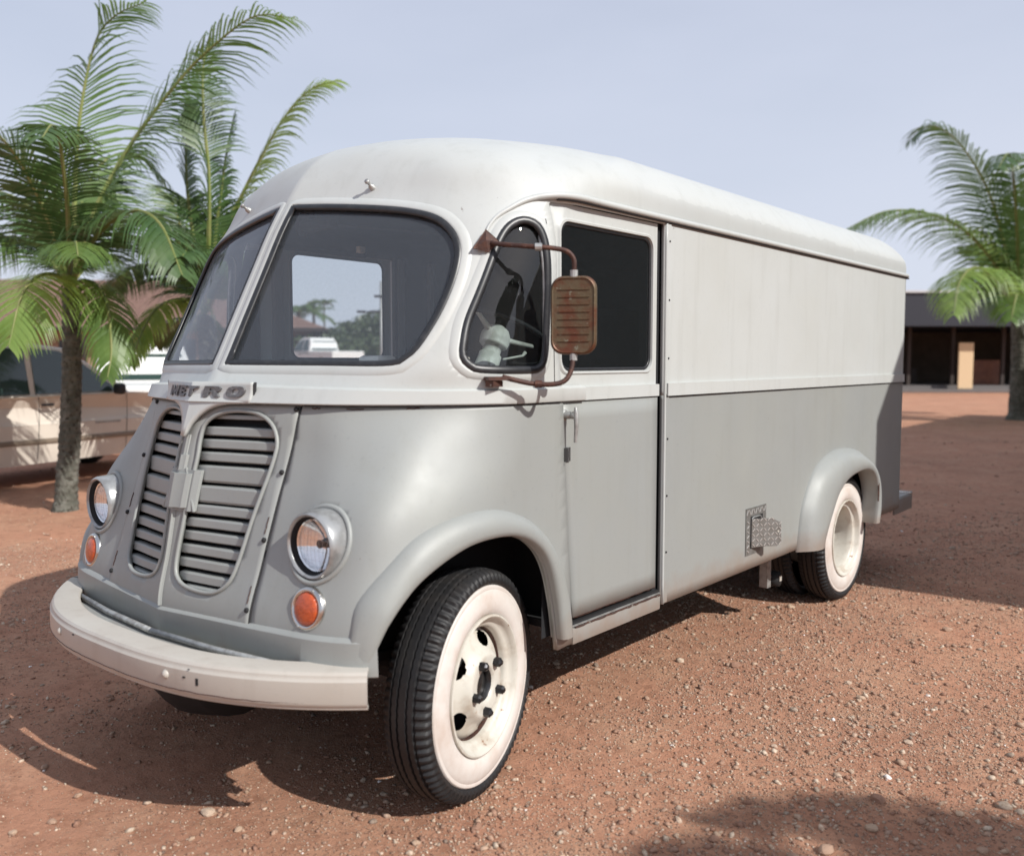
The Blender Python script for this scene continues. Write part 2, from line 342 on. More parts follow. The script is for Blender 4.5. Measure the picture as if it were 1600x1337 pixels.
# ------------------------------------------------------------------ the step van
van = empty('step_van', (0, 0, 0), 'old white over grey step van with whitewall tyres and louvred nose on red dirt', 'van')
G = body_grid(); NR, NC = G.shape[:2]
GM = G[:, ::-1].copy(); GM[:, :, 0] *= -1
GRID = np.concatenate([GM[:, :-1], G], 1); NW = GRID.shape[1]
PT = [Vector(p) for p in GRID.reshape(-1, 3).tolist()]
FACES = [(i*NW+j, i*NW+j+1, (i+1)*NW+j+1, (i+1)*NW+j) for i in range(NR-1) for j in range(NW-1)]
SURF = BVHTree.FromPolygons(PT, FACES)
def on_side(y, z, sgn=1, off=0.):
    h = SURF.ray_cast(Vector((3*sgn, y, z)), Vector((-sgn, 0, 0)))
    if h[0] is None:
        for dz in (.02, .05, .09, .14):
            h = SURF.ray_cast(Vector((3*sgn, y, z+dz)), Vector((-sgn, 0, 0)))
            if h[0] is not None: break
        if h[0] is None: return Vector((.99*sgn, y, z)), Vector((sgn, 0, 0))
        n = h[1] if h[1].x*sgn > 0 else -h[1]; p = h[0]+n*off; p.z = z; return p, n
    n = h[1] if h[1].x*sgn > 0 else -h[1]
    return h[0]+n*off, n
def on_front(x, z, off=0.):
    h = SURF.ray_cast(Vector((x, -3, z)), Vector((0, 1, 0)))
    n = h[1] if h[1].y < 0 else -h[1]
    return h[0]+n*off, n
def outward(p):
    h = SURF.find_nearest(p); n = h[1]
    return n if (n.x*p.x+n.y*(p.y-2)+n.z*(p.z-1.2)) > 0 else -n
def inpoly(a, b, P):
    c = False; n = len(P)
    for i in range(n):
        x1, y1 = P[i]; x2, y2 = P[(i+1) % n]
        if (y1 > b) != (y2 > b) and a < (x2-x1)*(b-y1)/(y2-y1)+x1: c = not c
    return c
def near_on(a, b, P):
    best = None
    for i in range(len(P)):
        x1, y1 = P[i]; x2, y2 = P[(i+1) % len(P)]; dx, dy = x2-x1, y2-y1
        t = max(0, min(1, ((a-x1)*dx+(b-y1)*dy)/max(dx*dx+dy*dy, 1e-12))); q = (x1+t*dx, y1+t*dy); d = (q[0]-a)**2+(q[1]-b)**2
        if best is None or d < best[0]: best = (d, q)
    return best[1]
owner = ['']*len(FACES); CEN = [sum((PT[k] for k in f), Vector())/4 for f in FACES]
ROWZ = sum(b for a, b in VR[:5])
for fi, f in enumerate(FACES): owner[fi] = 'lower' if fi//(NW-1) < ROWZ else 'upper'
def cut(name, P, side):
    """faces inside outline P become group name; the border points are moved onto the outline. side: +1/-1 = flank (y, z), 0 = front (x, z)"""
    ys = [p[0] for p in P]; zs = [p[1] for p in P]; lo, hi, l2, h2 = min(ys), max(ys), min(zs), max(zs); ins = []
    for fi, c in enumerate(CEN):
        if side == 0:
            if c.y > .35: continue
            a, b = c.x, c.z
        else:
            if c.x*side < .6: continue
            a, b = c.y, c.z
        if lo <= a <= hi and l2 <= b <= h2 and inpoly(a, b, P): ins.append(fi)
    S = set(ins); vin = {}; 
    for fi in ins:
        for v in FACES[fi]: vin[v] = vin.get(v, 0)+1
    tot = {}
    for fi, f in enumerate(FACES):
        for v in f:
            if v in vin: tot[v] = tot.get(v, 0)+1
    for v in vin:
        if tot[v] > vin[v]:
            p = PT[v]; q = near_on(p.x if side == 0 else p.y, p.z, P)
            if side == 0: PT[v] = on_front(q[0], q[1])[0] if SURF.ray_cast(Vector((q[0], -3, q[1])), Vector((0, 1, 0)))[0] else p
            else: PT[v] = on_side(q[0], q[1], side)[0]
    for fi in ins: owner[fi] = name
def group_mesh(key, off=0.):
    fs = [FACES[i] for i in range(len(FACES)) if owner[i] == key]; idx = {}; V = []; o = []
    for f in fs:
        g = []
        for v in f:
            if v not in idx: idx[v] = len(V); V.append(PT[v]+(outward(PT[v])*off if off else Vector()))
            if not g or idx[v] != g[-1]: g.append(idx[v])
        o.append(g)
    return V, o
def clean(o, th=.0006):
    bm = bmesh.new(); bm.from_mesh(o.data); bmesh.ops.remove_doubles(bm, verts=bm.verts, dist=th)
    bmesh.ops.recalc_face_normals(bm, faces=bm.faces)
    f = max(bm.faces, key=lambda f: abs(f.calc_center_median().x))
    if (f.normal.x > 0) != (f.calc_center_median().x > 0):
        for g in bm.faces: g.normal_flip()
    for g in bm.faces: g.smooth = True
    bm.to_mesh(o.data); bm.free(); o.data.update()
def shell(o, t=.02, inner=LINING):
    o.data.materials.append(inner); m = o.modifiers.new('thickness', 'SOLIDIFY'); m.thickness = t; m.offset = -1; m.material_offset = 1; m.material_offset_rim = 0

WS = [(.033, 2.146), (.226, 2.133), (.459, 2.108), (.60, 2.084), (.70, 2.052), (.768, 2.0), (.807, 1.938), (.822, 1.87), (.825, 1.789), (.815, 1.689), (.792, 1.591), (.764, 1.543), (.710, 1.518), (.451, 1.518), (.033, 1.520)]
VENT = [(-.150, 1.548), (-.132, 1.613), (-.104, 1.678), (-.055, 1.767), (.015, 1.897), (.057, 1.97), (.10, 2.024), (.150, 2.052), (.195, 2.046), (.222, 2.012), (.232, 1.93), (.222, 1.70), (.208, 1.548), (.171, 1.502), (.093, 1.494), (-.088, 1.498), (-.130, 1.512)]
def sm2(P, n, corners=()):
    """smooth a closed 2-D outline but keep the listed corner points sharp"""
    if not corners: return [(p.x, p.y) for p in smooth_closed([(a, b, 0) for a, b in P], n)]
    c0 = corners[0]; Q = P[c0:]+P[:c0]; cs = [c-c0 for c in corners]+[len(Q)]; out_ = []
    for i in range(len(cs)-1):
        seg = Q[cs[i]:cs[i+1]]+[Q[cs[i+1] % len(Q)]]
        k = max(2, int(n*len(seg)/len(Q)))
        out_ += [(p.x, p.y) for p in smooth_open([(a, b, 0) for a, b in seg], k)][:-1] if len(seg) > 2 else [(seg[0][0]+(seg[1][0]-seg[0][0])*j/k, seg[0][1]+(seg[1][1]-seg[0][1])*j/k) for j in range(k)]
    return out_
WSo = sm2(WS, 90, (0, 14)); VEo = sm2(VENT, 80)
GR = [(.062, 1.308), (.098, 1.340), (.150, 1.357), (.230, 1.361), (.303, 1.350), (.363, 1.316), (.395, 1.262), (.398, 1.20), (.388, 1.11), (.371, 1.00), (.352, .859), (.330, .790), (.267, .752), (.160, .750), (.080, .772), (.048, .830), (.052, .981), (.060, 1.183), (.056, 1.251)]
GRo = sm2(GR, 90)
ARO = [(-.592, .545), (-.580, .62), (-.524, .733), (-.413, .844), (-.259, .919), (-.129, .941), (.011, .930), (.125, .878), (.200, .790), (.248, .645), (.277, .502)]
ARC = [(-.628, .60), (-.618, .685), (-.585, .802), (-.489, .914), (-.390, .991), (-.248, 1.033), (-.086, 1.038), (.068, .995), (.181, .926), (.274, .82), (.343, .649), (.372, .502)]
for s in (1, -1):
    P = [(a*s, b) for a, b in WSo]; cut('wind%d' % s, P, 0)
    P = [(a*s, b) for a, b in GRo]
    cut('vent%d' % s, VEo, s)
DY0, DY1, DZ0, DZ1 = .268, 1.047, .500, 2.122
for s in (1, -1):
    DYE = DY1 if s > 0 else 1.295
    cut('door%d' % s, [(DY0, DZ1), (DYE, DZ1), (DYE, 1.39), (DYE, DZ0-.10), (.385, DZ0-.10), (.372, DZ0), (.312, 1.39), (DY0+.005, 1.6)], s)
    a = [(p.y, p.z) for p in smooth_open([(y, z, 0) for y, z in ARO], 60) for p in [Vector((0, p.x, p.y))]]
    cut('arch%d' % s, a+[(.285, .44), (-.600, .44)], s)
    cut('rarch%d' % s, [(2.80, .40), (2.82, .52), (2.93, .70), (3.12, .83), (3.36, .88), (3.6, .86), (3.78, .76), (3.88, .60), (3.90, .40)], s)
# the nose panel between the bolt lines
cut('nose', [(-.456, .60), (-.456, 1.36), (-.45, 1.385), (.45, 1.385), (.456, 1.36), (.456, .60)], 0)
for fi in range(len(FACES)):
    if owner[fi] == 'nose' and fi//(NW-1) >= ROWZ: owner[fi] = 'upper'
for s in (1, -1): cut('grille%d' % s, [(a*s, b) for a, b in GRo], 0)

for s in (1, -1): cut('lamp_hole', [(.686*s+.108*math.cos(a), .956+.109*math.sin(a)) for a in np.linspace(0, 2*math.pi, 49)[:-1]], 0)
V, o_ = group_mesh('lower'); lower = add('lower_body', V, o_, GREY, van); clean(lower); shell(lower)
V, o_ = group_mesh('upper'); upper = add('upper_body', V, o_, WHITE, van); clean(upper); shell(upper)
V, o_ = group_mesh('nose', .007); nose = add('grille_panel', V, o_, GREY, van)
clean(nose); shell(nose, .012, GREY)
# hairline joints round the nose panel
for s in (1, -1):
    mb = MB(); mb.tube([on_front(.4585*s, z, .0015)[0] for z in np.linspace(.60, 1.383, 40)], .0035, 6)
    mb.out('panel_joint', SEAM, van, smooth=True)
    k = 0
    for z in (1.372, 1.162, .943, .722):
        p, n = on_front(.447*s, z, .010); mb = MB(); mb.lathe([(0, .006), (.005, .006), (.0085, .003), (.009, -.004)], 14, Matrix.Translation(p) @ n.to_track_quat('Z', 'Y').to_matrix().to_4x4())
        mb.out('bolt', DARK, nose, smooth=True)
        if z < 1.1:
            mb = MB(); q = [on_front(.447*s-.004*s+random.uniform(-.002, .002), z+.02+i*.011, .0085)[0] for i in range(6)]
            mb.tube(q, .0016, 5); mb.out('paint_crack', RUST, nose)
# raised rim round each grille opening, louvres and the dark behind
for s in (1, -1):
    rimp = [on_front(a*s, b, .008)[0] for a, b in GRo]
    mb = MB(); mb.tube(rimp, .0075, 8, closed=True); mb.out('grille_rim', GREY, nose, smooth=True)
    tops = [1.348, 1.303, 1.258, 1.213, 1.166, 1.096, 1.030, .984, .938, .891, .845, .799, .758]
    for i, zt in enumerate(tops):
        h = .056 if i in (4, 5) else (.030 if i else .016)
        if i == 12: h = .03
        zc = zt-h*.5
        xs = [abs(a) for (a, b), (c, d) in zip(GRo, GRo[1:]+GRo[:1]) if (b-zc)*(d-zc) <= 0]
        if len(xs) < 2:
            xs = [abs(a) for (a, b) in GRo if abs(b-zc) < .02] or [.1, .3]
        x0, x1 = min(xs)-.012, max(xs)+.012; V = []; Fc = []
        n = 6
        prof = [(-.026, .004), (.0, .0), (.0025, -.0035), (.0025, -h*.86), (-.004, -h), (-.026, -h*1.02)]    # (out, up)
        wob = [random.uniform(-.0015, .0015) for _ in range(n+1)]
        for q in range(n+1):
            x = (x0+(x1-x0)*q/n)*s; p, nn = on_front(x, min(max(zc, .62), 1.38)); nn = Vector((nn.x*.6, nn.y, 0)).normalized()
            for (oo, uu) in prof: V.append(p+nn*(oo-.009+wob[q])+Vector((0, -.0, zt-zc+uu)) + Vector((0, (zt-zc+uu)*.16, 0)))
        k = len(prof)
        Fc = [(q*k+j, q*k+j+1, (q+1)*k+j+1, (q+1)*k+j) for q in range(n) for j in range(k-1)]
        sl_ = add('louvre', V, Fc, GREY, nose, smooth=True, sharp=25)
        m_ = sl_.modifiers.new('thickness', 'SOLIDIFY'); m_.thickness = .0016; m_.offset = 0
    bk = [on_front(a*s, b, -.055)[0] for a, b in sm2(GR, 40)]
    bk = [p+Vector((0, 0, 0)) for p in bk]; mb = MB(); c = sum(bk, Vector())/len(bk); mb.add([c]+[c+(p-c)*1.12 for p in bk], [(0, i+1, (i+1) % len(bk)+1) for i in range(len(bk))]); mb.out('grille_dark_backing', DARK, nose)  # dark sheet standing in for the shade behind the louvres

# ---- lower valance band, a pressed step round the foot of the nose
def band(name, z0, z1, m, proud, x_to, n=70, zfun=None, x_from=0., bevel=.012, sgn=(1,)):
    for s in sgn:
        us = np.linspace(0, 1, n); V = []; k = 6
        pts = []
        # walk along the skin from the nose towards the flank at mid height
        zc = (z0+z1)/2; row = [Vector(p) for p in GRID[np.argmin(abs(GRID[:ROWZ+14, NW//2+2, 2]-zc)), NW//2:].tolist()]
        acc = [0]
        for i in range(1, len(row)): acc.append(acc[-1]+(row[i]-row[i-1]).length)
        a0 = x_from; a1 = x_to
        for u in us:
            t = a0+(a1-a0)*u; i = max(0, min(len(row)-2, np.searchsorted(acc, t)-1)); pts.append(row[i].lerp(row[i+1], (t-acc[i])/max(acc[i+1]-acc[i], 1e-9)))
        for q, p in enumerate(pts):
            nn = outward(p+Vector((0 if p.x > .02 else .02, 0, 0))); nh = Vector((nn.x, nn.y, 0)).normalized()
            if q == 0 and x_from == 0: nh = Vector((0, -1, 0))
            pr = proud(us[q]) if callable(proud) else proud
            za, zb = (zfun(us[q]) if zfun else (z0, z1))
            for (oo, zz) in ((-.012, za), (pr*.8, za), (pr, za+.004), (pr, zb-bevel), (pr*.5, zb-.002), (-.012, zb+.004)):
                b_ = on_front(p.x, zz)[0] if p.y < .0 and p.x < .84 else on_side(p.y, zz)[0]
                g = b_+nh*oo; V.append((g.x*s, g.y, g.z))
        Fc = [(q*k+j, q*k+j+1, (q+1)*k+j+1, (q+1)*k+j) for q in range(n-1) for j in range(k-1)]
        o = add(name, V, Fc, m, van, sharp=40); bm = bmesh.new(); bm.from_mesh(o.data); bmesh.ops.recalc_face_normals(bm, faces=bm.faces); bm.to_mesh(o.data); bm.free()
    return o
band('lower_valance', .56, .688, GREY, .016, .965, sgn=(1, -1), zfun=lambda u: (.575, .674+.020*u))
# belt moulding: nose, front corner to the door, door, rear body
belt = lambda u: .034*(1-u)**1.5+.012
band('belt_moulding', 1.388, 1.452, WHITE, belt, 1.62, sgn=(1, -1), x_from=0., zfun=lambda u: (1.391, 1.458-.014*min(1, u*1.8)), bevel=.006)
for s in (1, -1):
    mb = MB(); mb.prism([(1.062, 1.388), (4.44, 1.388), (4.44, 1.443), (1.062, 1.443)], .985, 1.004, lambda a, b, t: Vector((t*s, a, b))); mb.out('belt_moulding', WHITE, van)
    mb = MB(); mb.box((.9905*s, 2.75, 1.386), (.008, 3.37, .004)); mb.out('belt_shadow_joint', SEAM, van)  # dark strip added for the shadow line and seam under the moulding
    q = [on_front(x, 1.3875, .003)[0] for x in np.linspace(.47*s, .84*s, 24)]+[on_side(y, 1.3875, s, .003)[0] for y in np.linspace(-.18, .29, 24)]
    mb = MB(); mb.tube([p+Vector((0, 0, random.uniform(-.0008, .0008))) for p in q], .0032, 6); mb.out('belt_shadow_joint', SEAM, van)
    for x0, w_, dz in ((.50, .03, -.004), (.62, .05, -.006), (.78, .03, -.003)):
        q = [on_front((x0+w_*t)*s, 1.384+dz+random.uniform(-.003, .002), .0012)[0] for t in np.linspace(0, 1, 6)]; mb = MB(); mb.tube(q, .0022, 5); mb.out('paint_crack', RUST, lower)
# lettered plate with its tongue running down the crease
PLT = [(.0, 1.272), (.012, 1.272), (.016, 1.290), (.030, 1.318), (.052, 1.344), (.083, 1.366), (.120, 1.381), (.170, 1.390), (.262, 1.393), (.275, 1.465), (.0, 1.471)]
V = []; Fc = []; NP = 40
def plate_y(x, z): return -.5995+.235*abs(x)+.30*(z-1.43)*(1 if z < 1.43 else .2) - .004
# columns across the plate, rows up it
def lowz(x):
    x = abs(x)
    for i in range(1, 8):
        if x <= PLT[i+1][0]:
            a, b = PLT[i], PLT[i+1]; return a[1]+(b[1]-a[1])*max(0, (x-a[0]))/(b[0]-a[0])
    return 1.393
xs_ = [-.272, -.262]+list(np.linspace(-.24, -.06, 14))+[-.05, -.04, -.03, -.022, -.016, -.0125, -.006, 0, .006, .0125, .016, .022, .03, .04, .05]+list(np.linspace(.06, .24, 14))+[.262, .272]
rows = 7
for x in xs_:
    z0 = lowz(x) if abs(x) > .013 else 1.272
    for r_ in range(rows):
        z = z0+(1.466-z0)*r_/(rows-1); V.append((x, plate_y(x, z), z))
nx = len(xs_); Fc = [(i*rows+j, (i+1)*rows+j, (i+1)*rows+j+1, i*rows+j+1) for i in range(nx-1) for j in range(rows-1)]
pl = add('name_plate', V, Fc, WHITE, van, sharp=20); m_ = pl.modifiers.new('thickness', 'SOLIDIFY'); m_.thickness = .016; m_.offset = -1
for s in (1, -1):
    mb = MB(); mb.box((.2755*s, plate_y(.2755, 1.43)+.009, 1.430), (.004, .010, .070), Matrix.Rotation(.1*s, 3, 'Y')); mb.out('plate_end_gap', SEAM, van)
# block letters
GL = {'M': [[(0, 0), (0, 1), (.27, 1), (.5, .50), (.73, 1), (1, 1), (1, 0), (.76, 0), (.76, .56), (.56, .14), (.44, .14), (.24, .56), (.24, 0)]],
      'E': [[(0, 0), (0, 1), (.95, 1), (.95, .76), (.32, .76), (.32, .62), (.8, .62), (.8, .40), (.32, .40), (.32, .24), (.95, .24), (.95, 0)]],
      'T': [[(.34, 0), (.34, .74), (0, .74), (0, 1), (1, 1), (1, .74), (.66, .74), (.66, 0)]],
      'R': [[(0, 0), (0, 1), (.62, 1), (.86, .94), (.98, .78), (.96, .56), (.80, .44), (1.02, 0), (.68, 0), (.50, .40), (.32, .40), (.32, 0)]],
      'O': [[(.30, 0), (.08, .12), (0, .35), (0, .65), (.08, .88), (.30, 1), (.70, 1), (.92, .88), (1, .65), (1, .35), (.92, .12), (.70, 0)]]}
HOLE = {'R': [(.32, .60), (.32, .78), (.58, .78), (.66, .69), (.58, .60)], 'O': [(.42, .24), (.32, .38), (.32, .62), (.42, .76), (.58, .76), (.68, .62), (.68, .38), (.58, .24)]}
for ch, xc, wd in (('M', -.172, .076), ('E', -.082, .062), ('T', -.001, .064), ('R', .100, .076), ('O', .205, .080)):
    z0, hh = 1.412, .038; mb = MB(); P = GL[ch][0]; n = len(P)
    def pt(a, b, t): x = xc+(a-.5)*wd+(b-.5)*.010; z = z0+b*hh; return Vector((x, plate_y(x, z)-t, z))
    if ch == 'M': z0 -= .001
    bm = bmesh.new()
    def loop(Q, t): return [bm.verts.new(pt(a, b, t)) for a, b in Q]
    o1, o0 = loop(P, .007), loop(P, -.002)
    for i in range(n): bm.faces.new((o0[i], o0[(i+1) % n], o1[(i+1) % n], o1[i]))
    ed = [bm.edges.get((o1[i], o1[(i+1) % n])) for i in range(n)]
    if ch in HOLE:
        H = HOLE[ch]; h1, h0 = loop(H, .007), loop(H, -.002); k = len(H)
        for i in range(k): bm.faces.new((h0[i], h0[(i+1) % k], h1[(i+1) % k], h1[i]))
        ed += [bm.edges.get((h1[i], h1[(i+1) % k])) for i in range(k)]
        bmesh.ops.triangle_fill(bm, edges=ed, use_beauty=True, use_dissolve=False)
    else: bmesh.ops.triangle_fill(bm, edges=ed, use_beauty=True, use_dissolve=False)
    bmesh.ops.recalc_face_normals(bm, faces=bm.faces)
    me = bpy.data.meshes.new('letter'); bm.to_mesh(me); bm.free(); me.materials.append(LETTER)
    lt = link('letter', me, pl); lt['label'] = 'grey raised letter %s' % ch
# centre bar, block and bead below the plate
def vstrip(name, z0, z1, wx, out0, out1, m, parent, n=8, edge=.006):
    V = []
    for i in range(n+1):
        z = z0+(z1-z0)*i/n; c = on_front(0.001, z)[0]
        for (fx, o) in ((-1, out0-.012), (-1, out0), (-.80, out0+edge), (-.55, (out0+out1)/2), (0, out1), (.55, (out0+out1)/2), (.80, out0+edge), (1, out0), (1, out0-.012)):
            x = wx*fx; b_ = on_front(abs(x)+.001, z)[0]; V.append((x, b_.y-o, z))
    Fc = [(i*9+j, i*9+j+1, (i+1)*9+j+1, (i+1)*9+j) for i in range(n) for j in range(8)]
    Fc += [tuple(range(9)), tuple(n*9+j for j in range(9))[::-1]]
    o = add(name, V, Fc, m, parent, sharp=25); bm = bmesh.new(); bm.from_mesh(o.data); bmesh.ops.recalc_face_normals(bm, faces=bm.faces); bm.to_mesh(o.data); bm.free(); return o
vstrip('centre_bar', 1.200, 1.274, .013, .006, .014, GREY, nose)
vstrip('centre_bar', 1.150, 1.204, .022, .010, .022, GREY, nose)
vstrip('emblem_block', 1.010, 1.152, .094, .010, .018, GREY, nose, edge=.010)
vstrip('emblem_block', 1.022, 1.140, .064, .022, .034, GREY, nose, edge=.008)
vstrip('centre_bead', .676, 1.012, .0075, .004, .018, GREY, nose, n=20)
for s in (1, -1):
    mb = MB(); mb.tube([on_front(s*(.098 if z < 1.152 else .024), z, .012)[0] for z in (1.006, 1.156)], .005, 6)
    mb.out('emblem_edge', GREY, nose)

# ---- glazing set in black rubber
def gasket(pts, nrm, r, name='gasket', parent=van, m=BLACKR, flat=.62):
    V = []; n = len(pts); k = 8
    for i in range(n):
        t = (pts[(i+1) % n]-pts[i-1]).normalized(); u = nrm[i]; w_ = t.cross(u).normalized()
        for q in range(k):
            a = 2*math.pi*q/k; V.append(pts[i]+w_*(math.cos(a)*r)+u*(math.sin(a)*r*flat))
    Fc = [(i*k+q, i*k+(q+1) % k, ((i+1) % n)*k+(q+1) % k, ((i+1) % n)*k+q) for i in range(n) for q in range(k)]
    o = add(name, V, Fc, m, parent); bm = bmesh.new(); bm.from_mesh(o.data); bmesh.ops.recalc_face_normals(bm, faces=bm.faces); bm.to_mesh(o.data); bm.free(); return o
def surround(O, fn, name, wd, clampx=None):
    n = len(O); LL = [[] for _ in range(6)]; ar = sum(O[i][0]*O[(i+1) % n][1]-O[(i+1) % n][0]*O[i][1] for i in range(n)); sg = 1 if ar > 0 else -1
    for i in range(n):
        tx, ty = O[(i+2) % n][0]-O[i-2][0], O[(i+2) % n][1]-O[i-2][1]; L_ = math.hypot(tx, ty) or 1; nx, ny = ty/L_*sg, -tx/L_*sg
        for q, (f, o) in enumerate(((-.25, -.004), (-.18, .0055), (.10, .0065), (.45, .005), (.8, .002), (1.0, -.003))):
            a, b = O[i][0]+nx*wd*f, O[i][1]+ny*wd*f
            if clampx is not None and a*clampx < .004: a = .004*clampx
            LL[q].append(fn(a, b, o))
    V = [p for l in LL for p in l]; Fc = [(q*n+k, q*n+(k+1) % n, (q+1)*n+(k+1) % n, (q+1)*n+k) for q in range(5) for k in range(n)]
    o = add(name, V, Fc, WHITE, van); bm = bmesh.new(); bm.from_mesh(o.data); bmesh.ops.recalc_face_normals(bm, faces=bm.faces)
    f = max(bm.faces, key=lambda f: f.calc_area())
    if f.normal.dot(outward(f.calc_center_median())) < 0:
        for g in bm.faces: g.normal_flip()
    bm.to_mesh(o.data); bm.free(); return o
for s in (1, -1):
    surround([(a*s, b) for a, b in WSo], lambda a, b, o: on_front(a, b, o)[0], 'windscreen_surround', .030, clampx=s)
    V, o_ = group_mesh('wind%d' % s, -.012); ws = add('windscreen', V, o_, WGLASS, van, label='split windscreen pane'); clean(ws)
    pp = [on_front(a*s, b) for a, b in WSo]; 
    c = (sum(a for a, b in WSo)/len(WSo), sum(b for a, b in WSo)/len(WSo))
    ins = [on_front((c[0]+(a-c[0])*.972)*s, c[1]+(b-c[1])*.962) for a, b in WSo]
    gasket([p for p, n in ins], [Vector((n.x, n.y, n.z)) for p, n in ins], .0145, parent=ws)
    V, o_ = group_mesh('vent%d' % s, -.012); vg = add('quarter_window', V, o_, SGLASS, van); clean(vg)
    c = (.06, 1.75); ins = [on_side(c[0]+(a-c[0])*.93, c[1]+(b-c[1])*.955, s) for a, b in VEo]
    gasket([p for p, n in ins], [n for p, n in ins], .0165, parent=vg)
    surround([(a, b) for a, b in VEo], lambda a, b, o: on_side(a, b, s, o)[0], 'quarter_surround', .026)
    mb = MB(); mb.tube([on_side(.205, z, s, -.008)[0] for z in np.linspace(1.50, 1.99, 12)], .006, 8); mb.out('division_bar', STEEL, vg, smooth=True)
# drip gutter: up the front pillar, over the door, back along the roof
GUT = [(.012, 1.945), (.022, 1.975), (.040, 2.008), (.075, 2.048), (.130, 2.085), (.186, 2.115), (.255, 2.135), (.35, 2.143), (.6, 2.142), (1.06, 2.142)]
for s in (1, -1):
    q = [(lambda o_, t_: Vector((o_.x*(1-t_)+.999*s*t_, p.x, p.y)))(on_side(p.x, p.y, s, .006)[0], max(0, min(1, (p.x-.22)/.22))) for p in smooth_open([(a, b, 0) for a, b in GUT], 50)]+[Vector((.999*s, y, 2.142)) for y in np.linspace(1.2, 4.45, 40)]+[Vector((.985*s, 4.50, 2.142))]
    rs = [.004+.009*min(1, i/14) for i in range(len(q))]
    mb = MB(); mb.tube(q, rs, 8); mb.out('drip_gutter', WHITE, van, smooth=True)
    q = [p+Vector((-.003*s, 0, -.012)) for p in q[16:]]; mb = MB(); mb.tube(q, .0075, 6); mb.out('gutter_dark_line', SEAM, van)  # thin dark line along the underside of the gutter
# roof marker stubs
for s in (1, -1):
    p, n = on_front(.375*s if s > 0 else -.43, 2.185); mb = MB(); M_ = Matrix.Translation(p) @ (n*.7+Vector((0, -.5, .3))).normalized().to_track_quat('Z', 'Y').to_matrix().to_4x4()
    mb.lathe([(0, .045), (.009, .044), (.010, .036), (.006, .030), (.006, .018), (.012, .014), (.013, -.01)], 14, M_); mb.out('washer_stub', STEEL, upper, smooth=True)

